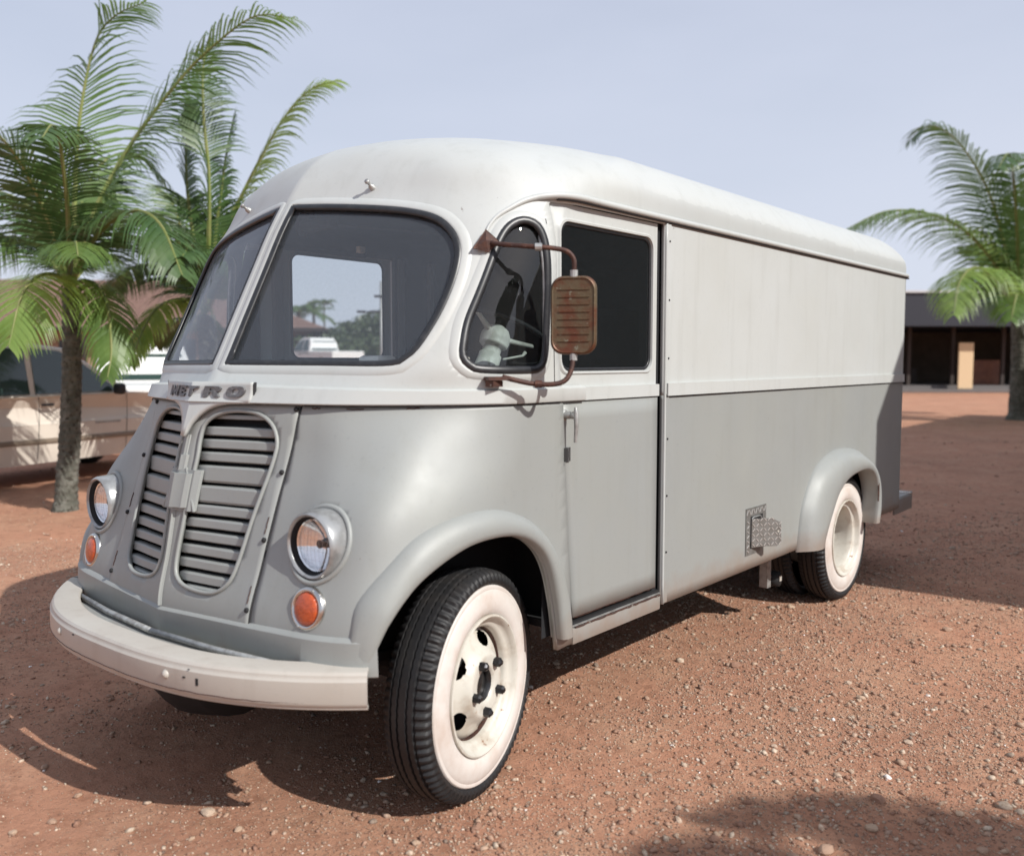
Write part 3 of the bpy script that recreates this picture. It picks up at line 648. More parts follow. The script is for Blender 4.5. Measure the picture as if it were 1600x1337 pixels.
# ---- doors
def loft(name, loops, m, parent, closed_loops=True, sharp=None, fill_last=False):
    n = len(loops[0]); V = [p for l in loops for p in l]; Fc = [(i*n+k, i*n+(k+1) % n, (i+1)*n+(k+1) % n, (i+1)*n+k) for i in range(len(loops)-1) for k in range(n)]
    if fill_last: Fc.append(tuple((len(loops)-1)*n+k for k in range(n)))
    o = add(name, V, Fc, m, parent, sharp=sharp or 30); bm = bmesh.new(); bm.from_mesh(o.data); bmesh.ops.recalc_face_normals(bm, faces=bm.faces); bm.to_mesh(o.data); bm.free(); return o
def rect_loop(y0, y1, z0, z1, n):
    """rectangle sampled in step with rrect: n+1 points per corner, walking the same way"""
    P = rrect(y0, y1, z0, z1, .02, n); return P
for s in (1, -1):
    dshift = 0. if s > 0 else .25; zup = 0. if s > 0 else .035
    dy0, dy1 = .286, 1.006
    X = lambda y, z, o: Vector((s*((.990 if y > .78 else on_side(max(y, .2), z, 1)[0].x)+o), y, z))
    if s > 0: win = rrect(.318, .962, 1.502, 2.052, .05, 6)
    else: win = rrect(.57, 1.225, 1.545, 2.105, .05, 6); dy1 = 1.27
    c = ((win[0][0]+win[14][0])/2, (1.502+2.052)/2)
    grow = lambda P, d: [(a+(d if a > c[0] else -d), b+(d if b > c[1] else -d)) for a, b in P]
    outer = []
    for a, b in win:
        outer.append((dy1 if a > c[0] else dy0, DZ1-.004 if b > c[1] else 1.392))
    # move all but the corner sample along the edges so the strip has no folded quads
    k = 7
    for q in range(4):
        for j in range(k):
            i = q*k+j
            if (q in (0, 2)) == (j < 3) and j != 3: outer[i] = (outer[i][0], win[i][1])
            elif j != 3: outer[i] = (win[i][0], outer[i][1])
    dr = bpy.data.objects.new('door', None); COL.objects.link(dr); dr.parent = van
    dl = loft('upper_door', [[X(a, b, -.035) for a, b in outer], [X(a, b, -.016) for a, b in outer], [X(a, b, -.016) for a, b in grow(win, .016)],
        [X(a, b, -.009) for a, b in grow(win, .010)], [X(a, b, -.010) for a, b in grow(win, .003)], [X(a, b, -.028) for a, b in win]], WHITE, dr)
    gl = loft('door_glass', [[X(a, b, -.024) for a, b in win]], TGLASS if s > 0 else SGLASS, dl, fill_last=True)
    gasket([X(a, b, -.022) for a, b in grow(win, -.004)], [Vector((s, 0, 0))]*len(win), .0075, parent=dl)
    zb = .556
    V = []; ny, nz_ = 12, 12
    for i in range(nz_+1):
        z = zb+(1.388-zb)*i/nz_; ya = .388-.086*(z-zb)/(1.388-zb)
        for j in range(ny+1):
            y = ya+(dy1-ya)*j/ny; V.append(X(y, z, -.016))
    Fc = [(i*(ny+1)+j, i*(ny+1)+j+1, (i+1)*(ny+1)+j+1, (i+1)*(ny+1)+j) for i in range(nz_) for j in range(ny)]
    ld = add('lower_door', V, Fc, GREY, dr); m_ = ld.modifiers.new('thickness', 'SOLIDIFY'); m_.thickness = .018; m_.offset = 0
    mb = MB(); mb.prism([(.300, 1.390), (dy1, 1.390), (dy1, 1.440), (.300, 1.440)], .960, .992, lambda a, b, t: Vector((t*s, a, b))); mb.out('belt_moulding', WHITE, dr)
    if s > 0:
        mb = MB(); mb.box((.962, .66, 1.386), (.03, .70, .004)); mb.out('belt_shadow_joint', SEAM, dr)
        mb = MB(); b0 = X(.330, 1.338, -.010); d = Vector((1, 0, 0))
        mb.lathe([(.0, .052), (.012, .052), (.014, .040), (.011, .034), (.014, .028), (.015, .008), (.022, .004), (.022, -.006)], 18, Matrix.Translation(b0) @ d.to_track_quat('Z', 'Y').to_matrix().to_4x4())
        mb.tube([b0+Vector((.054, .0, .030)), b0+Vector((.056, .0, .010)), b0+Vector((.056, .002, -.04)), b0+Vector((.050, .004, -.10))], [.006, .010, .0085, .006], 10)
        mb.out('door_handle', STEEL, dr, sharp=40)
        mb = MB(); b0 = X(.318, 1.190, -.004)
        for (y, z, a, b) in ((.003, .0, .006, .052), (.020, .020, .034, .012), (.020, -.020, .034, .012), (.038, 0, .008, .052)): mb.box(b0+Vector((.003, y, z)), (.003, a, b))
        mb.box(b0+Vector((.012, .001, 0)), (.024, .003, .05)); mb.out('hasp', mat('dull_grey_hasp', (.12, .12, .12), .5, .4), dr)
    # jamb behind the door gaps
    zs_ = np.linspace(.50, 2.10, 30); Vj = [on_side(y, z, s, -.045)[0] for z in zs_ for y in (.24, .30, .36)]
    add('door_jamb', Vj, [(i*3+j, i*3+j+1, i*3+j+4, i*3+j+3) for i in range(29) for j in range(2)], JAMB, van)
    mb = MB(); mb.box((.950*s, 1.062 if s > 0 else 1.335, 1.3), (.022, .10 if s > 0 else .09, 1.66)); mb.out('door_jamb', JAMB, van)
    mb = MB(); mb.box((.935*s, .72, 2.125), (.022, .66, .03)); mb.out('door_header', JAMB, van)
    # overlapping front edge of the rear body
    mb = MB()
    mb.tube([Vector((.9905*s, 1.052 if s > 0 else 1.30, z)) for z in np.linspace(.472, 2.128, 20)], .009, 8, flat=.6, upv=Vector((0, 1, 0))); mb.out('body_edge_bead', WHITE, van, smooth=True)
    mb = MB(); mb.box((.9925*s, 1.075, .93), (.004, .030, .912), bev=.002); ef = mb.out('edge_flange', GREY if s > 0 else GREY, van)
    # rusty step under the door
    mb = MB(); mb.box((.952*s, .715, .482), (.072, .66, .064), bev=.006); st = mb.out('side_step', GREY, van, sharp=30)
    mb = MB(); mb.box((.960*s, .715, .522), (.050, .655, .006)); mb.out('tread_plate', STEEL, st)
    mb = MB(); mb.tube([Vector((.988*s, y, .515+random.uniform(-.002, .002))) for y in np.linspace(.40, 1.04, 24)], .0035, 6); mb.out('rust_line', RUST, st)
    mb = MB(); mb.tube([Vector((.976*s, y, .553+random.uniform(-.003, .002))) for y in np.linspace(.40, 1.01, 24)], .0032, 6); mb.out('rust_line', RUST, st)
mb = MB(); mb.box((.9930, 1.075, 1.76), (.005, .030, .73), bev=.002); mb.out('edge_flange', WHITE, van)
for z in (.7, .95, 1.2, 1.55, 1.8, 2.05):
    mb = MB(); mb.lathe([(0, .003), (.004, .002), (.005, -.002)], 8, Matrix.Translation((.9965, 1.075, z)) @ Matrix.Rotation(R(90), 4, 'Y')); mb.out('rivet', DARK, ef)
# faint pressed seam left of the door and tail post seam
mb = MB(); mb.tube([on_side(.256-.02*(z-1.5)/.6, z, 1, .0003)[0] for z in np.linspace(1.46, 2.05, 9)], .0018, 6); mb.out('pillar_seam', SEAM, upper)
mb = MB(); mb.tube([Vector((.9905, 4.44, z)) for z in np.linspace(.48, 2.12, 10)], .0022, 6); mb.out('tail_seam', GREY, upper)
mb = MB(); mb.box((.950, 4.475, 2.127), (.086, .09, .008)); mb.out('tail_gutter', SEAM, upper)

# ---- front wheel-arch flares
def open_curve(P, n): return smooth_open([(a, b, 0) for a, b in P], n)
for s in (1, -1):
    N = 70; A = open_curve(ARC, N); B = open_curve(ARO, N); V = []; prof = 9
    for i in range(N):
        pa, na = on_side(A[i].x, A[i].y, s); pb, nb = on_side(B[i].x, max(B[i].y, .48), s); pb = Vector((pb.x, B[i].x, B[i].y))
        n = (na+nb).normalized(); d = pb-pa; fade = min(1, (N-1-i)/6+.35)
        bul = .034*min(1, .25+i/14)
        for (f, o) in ((0, -.006), (.04, .004), (.14, .016), (.32, bul*.9), (.55, bul*1.1), (.78, bul*1.08), (.95, bul*.9), (1.0, bul*.5), (.97, -.03)):
            V.append(pa+d*f+n*o)
    Fc = [(i*prof+j, i*prof+j+1, (i+1)*prof+j+1, (i+1)*prof+j) for i in range(N-1) for j in range(prof-1)]
    fl = add('front_fender_flare', V, Fc, GREY, van); bm = bmesh.new(); bm.from_mesh(fl.data); bmesh.ops.recalc_face_normals(bm, faces=bm.faces)
    bm.to_mesh(fl.data); bm.free()
# ---- rear fenders
RJ = [(2.56, .455), (2.575, .56), (2.63, .73), (2.785, .90), (3.03, .985), (3.30, .995), (3.55, .955), (3.72, .88), (3.84, .76), (3.88, .60), (3.87, .46)]
RK = [(2.60, .46), (2.615, .56), (2.67, .715), (2.81, .872), (3.04, .955), (3.28, .966), (3.47, .935), (3.64, .865), (3.755, .755), (3.79, .60), (3.76, .48)]
RO = [(2.77, .46), (2.80, .52), (2.90, .64), (3.00, .745), (3.14, .815), (3.32, .845), (3.50, .845), (3.63, .80), (3.705, .70), (3.715, .58), (3.69, .47)]
for s in (1, -1):
    N = 70; A, K, B = [open_curve(P, N) for P in (RJ, RK, RO)]; V = []
    for i in range(N):
        a, k_, b = A[i], K[i], B[i]; m1 = k_.lerp(b, .45)
        c = [(a.x, a.y, .984), (a.x, a.y, .993), (a.lerp(k_, .25).x, a.lerp(k_, .25).y, 1.006), (a.lerp(k_, .7).x, a.lerp(k_, .7).y, 1.035), (k_.lerp(b, .10).x, k_.lerp(b, .10).y, 1.062), (k_.lerp(b, .3).x, k_.lerp(b, .3).y, 1.079), (k_.lerp(b, .6).x, k_.lerp(b, .6).y, 1.086), (k_.lerp(b, .9).x, k_.lerp(b, .9).y, 1.080), (b.x, b.y, 1.070), (b.x, b.y, 1.052), (b.lerp(a, .06).x, b.lerp(a, .06).y, .96)]
        for y, z, x in c: V.append((x*s, y, z))
    k = 11; Fc = [(i*k+j, i*k+j+1, (i+1)*k+j+1, (i+1)*k+j) for i in range(N-1) for j in range(k-1)]
    fe = add('rear_fender', V, Fc, GREY, van); bm = bmesh.new(); bm.from_mesh(fe.data); bmesh.ops.recalc_face_normals(bm, faces=bm.faces); bm.to_mesh(fe.data); bm.free()
    mb = MB(); mb.tube([Vector((1.078*s, 3.700+random.uniform(-.003, .003), z)) for z in np.linspace(.62, .74, 12)], .005, 6); mb.out('rust_edge', RUST, fe)

# ---- lamps
for s in (1, -1):
    cx, cz = .686*s, .956; yb = -.609
    M_ = Matrix.Translation((cx, yb, cz)) @ Vector((.05*s, -1, 0)).to_track_quat('Z', 'Y').to_matrix().to_4x4()
    h = bpy.data.objects.new('headlight', None); COL.objects.link(h); h.parent = van
    mb = MB(); mb.lathe([(.112, -.085), (.113, -.05), (.1125, -.02), (.110, .008), (.106, .018), (.101, .022), (.096, .020), (.0935, .014)], 56, M_); mb.out('lamp_rim', RIMP, h, sharp=60)
    mb = MB(); mb.tube([on_front(cx+.1165*math.cos(a), cz+.1175*math.sin(a), .0)[0] for a in np.linspace(0, 2*math.pi, 61)[:-1]], .0095, 8, closed=True); mb.out('lamp_seat', GREY, h, smooth=True)
    mb = MB(); mb.lathe([(.0935, .014), (.090, .0), (.086, -.010), (.080, -.012), (.078, -.02)], 48, M_); mb.out('lamp_shadow_ring', DARK, h, smooth=True)  # inner wall coloured black for the deep shadow inside the rim
    mb = MB(); mb.lathe([(.084*t, -.040+.036*t*t) for t in np.linspace(1, 0, 14)], 40, M_); mb.out('reflector', REFL, h, smooth=True)
    mb = MB(); mb.lathe([(.0815, -.012), (.080, -.006), (.065, .003), (.035, .010), (0, .012)], 48, M_); lens = mb.out('lamp_glass', HLENS, h, smooth=True)
    mb = MB()
    for i in range(-4, 5):
        x = i*.017; hh = math.sqrt(max(.0, .074**2-x*x))
        if hh > .01: mb.tube([M_ @ Vector((x, q, .012*(1-(x*x+q*q)/.007)+.006-.006)) for q in np.linspace(-hh, hh, 8)], .0011, 4)
    for q in (-.045, -.015, .02, .05):
        hh = math.sqrt(.074**2-q*q); mb.tube([M_ @ Vector((x, q, .010*(1-(x*x+q*q)/.007))) for x in np.linspace(-hh, hh, 8)], .001, 4)
    mb.out('lens_ribs', HLENS, h)
    mb = MB(); mb.lathe([(.012, .0), (.014, .012), (0, .016)], 16, M_ @ Matrix.Translation((0, 0, -.036))); mb.out('bulb_shield', DARK, h)
    # pod that fairs the lamp into the skin
    mb = MB(); ring0 = []; ring1 = []; ring2 = []
    for i in range(56):
        a = 2*math.pi*i/56; ca, sa = math.cos(a), math.sin(a)
        q = on_front(cx+.121*ca, cz+.128*sa-.005)[0]; ring0.append(q+Vector((0, .006, 0)))
        q1 = M_ @ Vector((0, 0, -.055)); ring1.append(Vector((cx+.120*ca, q.y*.72+(yb+.03)*.28, cz+.126*sa-.004))); ring2.append(Vector((cx+.1120*ca, min(q.y+.002, max(yb+.012, q.y-.03)), cz+.1120*sa)))
    mb.add(ring0+ring2, [(i, (i+1) % 56, 56+(i+1) % 56, 56+i) for i in range(56)]); pass
    tl = bpy.data.objects.new('turn_signal', None); COL.objects.link(tl); tl.parent = van
    p, n = on_front(.700*s if s > 0 else -.700, .762); p.y += .004; n = (n*.6+Vector((.03*s, -1, 0))*.4).normalized()
    M_ = Matrix.Translation(p) @ n.to_track_quat('Z', 'Y').to_matrix().to_4x4()
    mb = MB(); mb.lathe([(.073, -.02), (.071, .000), (.068, .009), (.060, .013), (.053, .010), (.051, .0)], 44, M_); mb.out('signal_bezel', CHROME, tl, smooth=True)
    mb = MB(); mb.lathe([(.0525, .002), (.050, .012), (.04, .017), (.02, .020), (0, .021)], 40, M_); mb.out('signal_lens', AMBER, tl, smooth=True)
    for a in (1.2, 4.3):
        mb = MB(); mb.lathe([(0, .003), (.004, .002), (.005, -.002)], 8, M_ @ Matrix.Translation((.062*math.cos(a), .062*math.sin(a), .0125))); mb.out('screw', STEEL, tl)

# ---- front bumper: a curved channel
def bump_y(x): return -.955+(abs(x)/.985)**2.7*.355
V = []; NB = 90
bp = [(-.012, .105), (.000, .112), (.012, .100), (.013, .030), (.008, .010), (.0, .0), (-.010, -.012), (-.012, -.020), (-.010, -.090), (-.006, -.118), (.0, -.126), (.020, -.128)]
xs_ = [.955*math.sin(t) for t in np.linspace(-math.pi/2*1.0, math.pi/2*.985, NB)]
P_ = [Vector((x, bump_y(x), 0)) for x in xs_]
P_ = [Vector((-.985, -.50, 0)), Vector((-.978, -.56, 0))]+P_
prof = [(.100, -.012), (.100, .000), (.094, .006), (.016, .006), (.006, .003), (-.001, -.006), (-.002, -.014), (-.005, -.020), (-.009, -.026), (-.010, -.100), (-.006, -.112), (-.001, -.117), (.0, -.124), (.005, -.128), (.03, -.128), (.03, -.120), (.004, -.118), (.002, -.018), (.012, -.006), (.09, -.006)]
k = len(prof)
for i, p in enumerate(P_):
    t = (P_[min(i+1, len(P_)-1)]-P_[max(i-1, 0)]).normalized(); n = Vector((-t.y, t.x, 0))
    if n.y < 0: n = -n
    for (inn, up_) in prof: V.append(p+n*inn+Vector((0, 0, .604+up_*.88)))
Fc = [(i*k+j, (i+1)*k+j, (i+1)*k+(j+1) % k, i*k+(j+1) % k) for i in range(len(P_)-1) for j in range(k)]+[tuple(range(k)), tuple((len(P_)-1)*k+j for j in range(k))[::-1]]
bmp = add('front_bumper', V, Fc, BUMPW, van, sharp=32); bm = bmesh.new(); bm.from_mesh(bmp.data); bmesh.ops.recalc_face_normals(bm, faces=bm.faces); bm.to_mesh(bmp.data); bm.free()
for x, z in ((.36, .556), (-.36, .556)):
    mb = MB(); mb.lathe([(0, .009), (.009, .007), (.015, .0), (.015, -.01)], 18, Matrix.Translation((x, bump_y(x)-.010, z)) @ Vector((.25*x, -1, 0)).to_track_quat('Z', 'Y').to_matrix().to_4x4()); mb.out('carriage_bolt', BUMPW, bmp, smooth=True)
for x, z, a, b in ((.49, .552, .010, .022), (.44, .560, .010, .005), (-.22, .575, .010, .004), (.46, .588, .006, .003)):
    mb = MB(); mb.box((x, bump_y(x)-.0102, z), (a, .003, b), Matrix.Rotation(.12, 3, 'Z')); mb.out('bolt_hole', DARK, bmp)
mb = MB(); q = [Vector((x, bump_y(x)-.0102, .5165+random.uniform(-.001, .001))) for x in np.linspace(-.9, .93, 80)]; mb.tube(q, .0017, 5); mb.out('rust_line', RUST, bmp)
for s in (1, -1):
    mb = MB(); mb.box((.38*s, -.73, .54), (.05, .24, .07)); mb.out('bumper_bracket', DARK, van); mb = MB(); mb.box((-.80, -.58, .52), (.04, .16, .05)) if s < 0 else mb.box((.74, -.60, .52), (.04, .12, .05)); mb.out('bumper_bracket', DARK, van)
    mb = MB(); mb.tube([(.002*s, -.788, .592), (.35*s, -.765, .592), (.68*s, -.715, .590)], .011, 8); mb.out('nose_sill', STEEL, van, smooth=True)
    mb = MB(); mb.add([(.0, -.84, .575), (.60*s, -.80, .575), (.70*s, -.66, .578), (.0, -.70, .578)], [(0, 1, 2, 3)]); mb.out('splash_apron', GREY, van)

# ---- mirror on rusty loop arms, near side only
mir = bpy.data.objects.new('door_mirror', None); COL.objects.link(mir); mir.parent = van; mir['label'] = 'rusty rectangular mirror on a bent pipe arm'
P0, n0 = on_side(.020, 1.955, 1, .0); Pb, nb_ = on_side(-.02, 1.474, 1, .0)
hc = Vector((1.15, .152, 1.695)); ua = Vector((.90, .436, 0)).normalized(); un_ = Vector((ua.y, -ua.x, 0))       # un_ points forward/outwards, the rusty back
top = hc+Vector((0, 0, .134)); bot = hc-Vector((0, 0, .134))
a1 = [P0+Vector((.012, -.002, 0)), P0+Vector((.055, .0, -.012)), Vector((1.05, .060, 1.927)), Vector((1.10, .10, 1.922)), Vector((1.135, .130, 1.912)), Vector((1.152, .146, 1.888)), Vector((1.153, .150, 1.86)), top]
mb = MB(); mb.tube(smooth_open(a1, 40), .0085, 10); mb.out('mirror_arm', RUST, mir, smooth=True)
a2 = [Pb+Vector((.03, -.02, .012)), Pb+Vector((.06, .0, .002)), Vector((1.06, .040, 1.462)), Vector((1.115, .085, 1.460)), Vector((1.143, .115, 1.474)), Vector((1.151, .138, 1.510)), bot]
mb = MB(); mb.tube(smooth_open(a2, 40), .0088, 10); mb.out('mirror_arm', RUST, mir, smooth=True)
for p, d in ((Vector((1.062, .068, 1.926)), (1, .7, 0)), (Vector((1.075, .052, 1.461)), (1, .8, 0)), (top+Vector((0, 0, .008)), (0, 0, 1)), (bot-Vector((0, 0, .008)), (0, 0, 1))):
    mb = MB(); mb.lathe([(0, -.012), (.0135, -.012), (.0135, .012), (0, .012)], 10, Matrix.Translation(p) @ Vector(d).to_track_quat('Z', 'Y').to_matrix().to_4x4()); mb.out('clamp', STEEL if p.z > 1.55 else RUST, mir)
mb = MB(); t0 = P0+Vector((.004, -.006, 0)); mb.add([t0+Vector((-.012, -.050, -.028)), t0+Vector((.0, .002, .040)), t0+Vector((.040, .030, -.002)), t0+Vector((.020, -.010, -.040)), t0+Vector((.02, -.02, 0))], [(0, 1, 4), (1, 2, 4), (2, 3, 4), (3, 0, 4), (0, 3, 2, 1)])
br = mb.out('mirror_bracket', RUST, mir); m_ = br.modifiers.new('thickness', 'SOLIDIFY'); m_.thickness = .004
mb = MB(); mb.tube([t0+Vector(v) for v in ((-.012, -.050, -.028), (.0, .002, .040), (.040, .030, -.002), (-.012, -.050, -.028))], .003, 6); mb.out('bracket_lip', RUST, br)
mb = MB(); mb.box(Pb+Vector((.015, -.035, .006)), (.05, .075, .012), Matrix.Rotation(-.5, 3, 'Z')); mb.box(Pb+Vector((.010, -.040, -.012)), (.035, .05, .02)); mb.out('mirror_bracket', RUST, mir)
o2 = [(a, b) for a, b in rrect(-.080, .080, -.134, .134, .045, 7)]
def mp_(a, b, t): return hc+ua*a+Vector((0, 0, 1))*b+un_*t
lo = []
for sc, t in ((.90, -.012), (.985, -.012), (1.0, -.004), (1.0, .004), (.97, .012), (.93, .0155), (.90, .012), (.84, .0115)): lo.append([mp_(a*(1-(1-sc)*1.3), b*(1-(1-sc)*.8), t) for a, b in o2])
mh = loft('mirror_head', lo, MIRROR, mir, fill_last=True)
for i in range(8):
    z = .088-i*.0252; mb = MB(); mb.tube([mp_(a, z, .0125) for a in (-.052, -.02, .02, .056)], .0026, 6); mb.out('pressed_rib', MIRROR, mh)
mb = MB(); mb.add([mp_(a*.93, b*.96, -.0125) for a, b in o2], [tuple(range(len(o2)))]); mb.out('mirror_glass', REFL, mh)

# ---- fuel filler with a bent checker-plate flap
mb = MB(); ff = [(1.885, .792), (2.125, .783), (2.125, .542), (1.885, .545)]
def fr(y0, y1, z0, z1, x0=.9905, x1=.9945): mb.box(((x0+x1)/2, (y0+y1)/2, (z0+z1)/2), (x1-x0, abs(y1-y0), abs(z1-z0)))
fr(1.885, 2.125, .742, .787); fr(1.885, 1.935, .545, .742); fr(2.085, 2.125, .70, .742); fr(1.935, 2.06, .545, .575)
fh = mb.out('filler_frame', PLATE, van)
mb = MB(); mb.box((.9915, 2.01, .66), (.003, .15, .16)); mb.out('filler_recess', DARK, fh)
mb = MB(); mb.tube([Vector((.993, y, z)) for y, z in rrect(1.95, 2.075, .59, .735, .03, 4)], .004, 6, closed=True); mb.out('recess_lip', STEEL, fh)
FM = Matrix.Translation((.996, 1.945, .655)) @ Matrix.Rotation(R(-28), 4, 'Z')
mb = MB(); P = [(0, .075), (.13, .070), (.185, .045), (.19, -.06), (.16, -.078), (.06, -.072), (0, -.075)]
mb.prism(P, 0, .003, lambda a, b, t: FM @ Vector((t, a, b))); fp = mb.out('filler_flap', PLATE, fh)
mb = MB()
for i in range(8):
    for j in range(6):
        a, b = .012+i*.024, -.062+j*.026
        if inpoly(a, b, P): mb.box(FM @ Vector((.004, a, b)), (.0022, .019, .0035), FM.to_3x3() @ Matrix.Rotation(R(45 if (i+j) % 2 else -45), 3, 'X'))
mb.out('plate_tread', TREAD, fp)
mb = MB()
for i in range(9): mb.box((.9955, 1.90+i*.026, .765), (.002, .006, .028), Matrix.Rotation(R(30 if i % 2 else -30), 3, 'X'))
for i in range(7): mb.box((.9955, 1.91, .565+i*.025), (.002, .024, .005), Matrix.Rotation(R(30 if i % 2 else -30), 3, 'X'))
mb.out('plate_tread', TREAD, fh)
mb = MB(); mb.lathe([(0, .001), (.006, .001), (.006, -.001)], 10, FM @ Matrix.Translation((.004, .168, .0)) @ Matrix.Rotation(R(90), 4, 'Y')); mb.out('flap_hole', BUMPW, fp)

# ---- underside, wells, axles
mb = MB(); mb.box((0, 1.95, .52), (1.36, 5.0, .03)); mb.box((.83, 1.5, .52), (.30, 2.3, .03)); mb.box((-.83, 1.5, .52), (.30, 2.3, .03)); mb.box((.83, 4.2, .52), (.30, .55, .03)); mb.box((-.83, 4.2, .52), (.30, .55, .03))
mb.box((0, -.6, .60), (1.3, .16, .03)); mb.out('floor_pan', DARK, van)
for s in (1, -1):
    for (yc, y0, y1, zt) in ((-.08, -.575, .44, 1.06), (3.38, 2.70, 4.02, 1.12)):
        mb = MB(); n = 14; V = []
        arc = [(y0+(y1-y0)*(.5-.5*math.cos(math.pi*i/n)), .50+(zt-.5)*math.sin(math.pi*i/n)**.45) for i in range(n+1)]
        V = [(.655*s, y, z) for y, z in arc]+[((.975 if yc > 1 else min(.965, on_side(y, max(z, .6), 1)[0].x-.035))*s, y, z) for y, z in arc]
        mb.add(V, [(i, i+1, n+2+i, n+1+i) for i in range(n)]+[tuple(range(n+1))]); ww = mb.out('wheel_well', DARK, van)
    mb = MB(); mb.box((.38*s, 1.9, .44), (.07, 5.1, .12)); mb.out('frame_rail', DARK, van)
mb = MB(); mb.tube([(-.75, -.08, .38), (.75, -.08, .38)], .045, 12); mb.out('front_axle', DARK, van)
mb = MB(); mb.tube([(-.8, 3.43, .40), (.8, 3.43, .40)], .055, 12); mb.lathe([(0, -.15), (.14, -.1), (.16, 0), (.14, .1), (0, .15)], 20, Matrix.Translation((0, 3.43, .40)) @ Matrix.Rotation(R(90), 4, 'X')); mb.out('rear_axle', DARK, van, smooth=True)
mb = MB(); mb.lathe([(0, -.2), (.22, -.2), (.26, 0), (.22, .2), (0, .2)], 20, Matrix.Translation((-.15, -.45, .42)) @ Matrix.Rotation(R(90), 4, 'Y')); mb.out('engine_sump', DARK, van, smooth=True)
mb = MB(); mb.box((.78, 2.62, .36), (.05, .05, .30)); mb.out('step_hanger', STEEL, van)
mb = MB(); mb.lathe([(0, .05), (.045, .045), (.05, -.05), (0, -.05)], 16, Matrix.Translation((.78, 2.72, .245)) @ Matrix.Rotation(R(90), 4, 'Y')); mb.out('trailer_socket', DARK, van, smooth=True)
mb = MB(); mb.box((.832, 2.72, .25), (.004, .028, .032)); mb.out('socket_label', BUMPW, van)
mb = MB(); mb.tube([(.62, 2.2, .36), (.70, 2.6, .38), (.70, 2.9, .36)], .02, 8); mb.out('exhaust_pipe', DARK, van, smooth=True)
mb = MB(); mb.box((0, 4.95, .455), (1.88, .014, .11), bev=.004); mb.box((.93, 4.74, .455), (.014, .42, .11), bev=.004); mb.box((-.93, 4.74, .455), (.014, .42, .11), bev=.004); mb.box((0, 4.74, .514), (1.86, .42, .008)); mb.out('rear_bumper', GREY, van)
mb = MB(); mb.tube([(-.94, 4.95, .520), (.94, 4.95, .520)], .012, 8); mb.out('bumper_roll', CHROME, van, smooth=True)

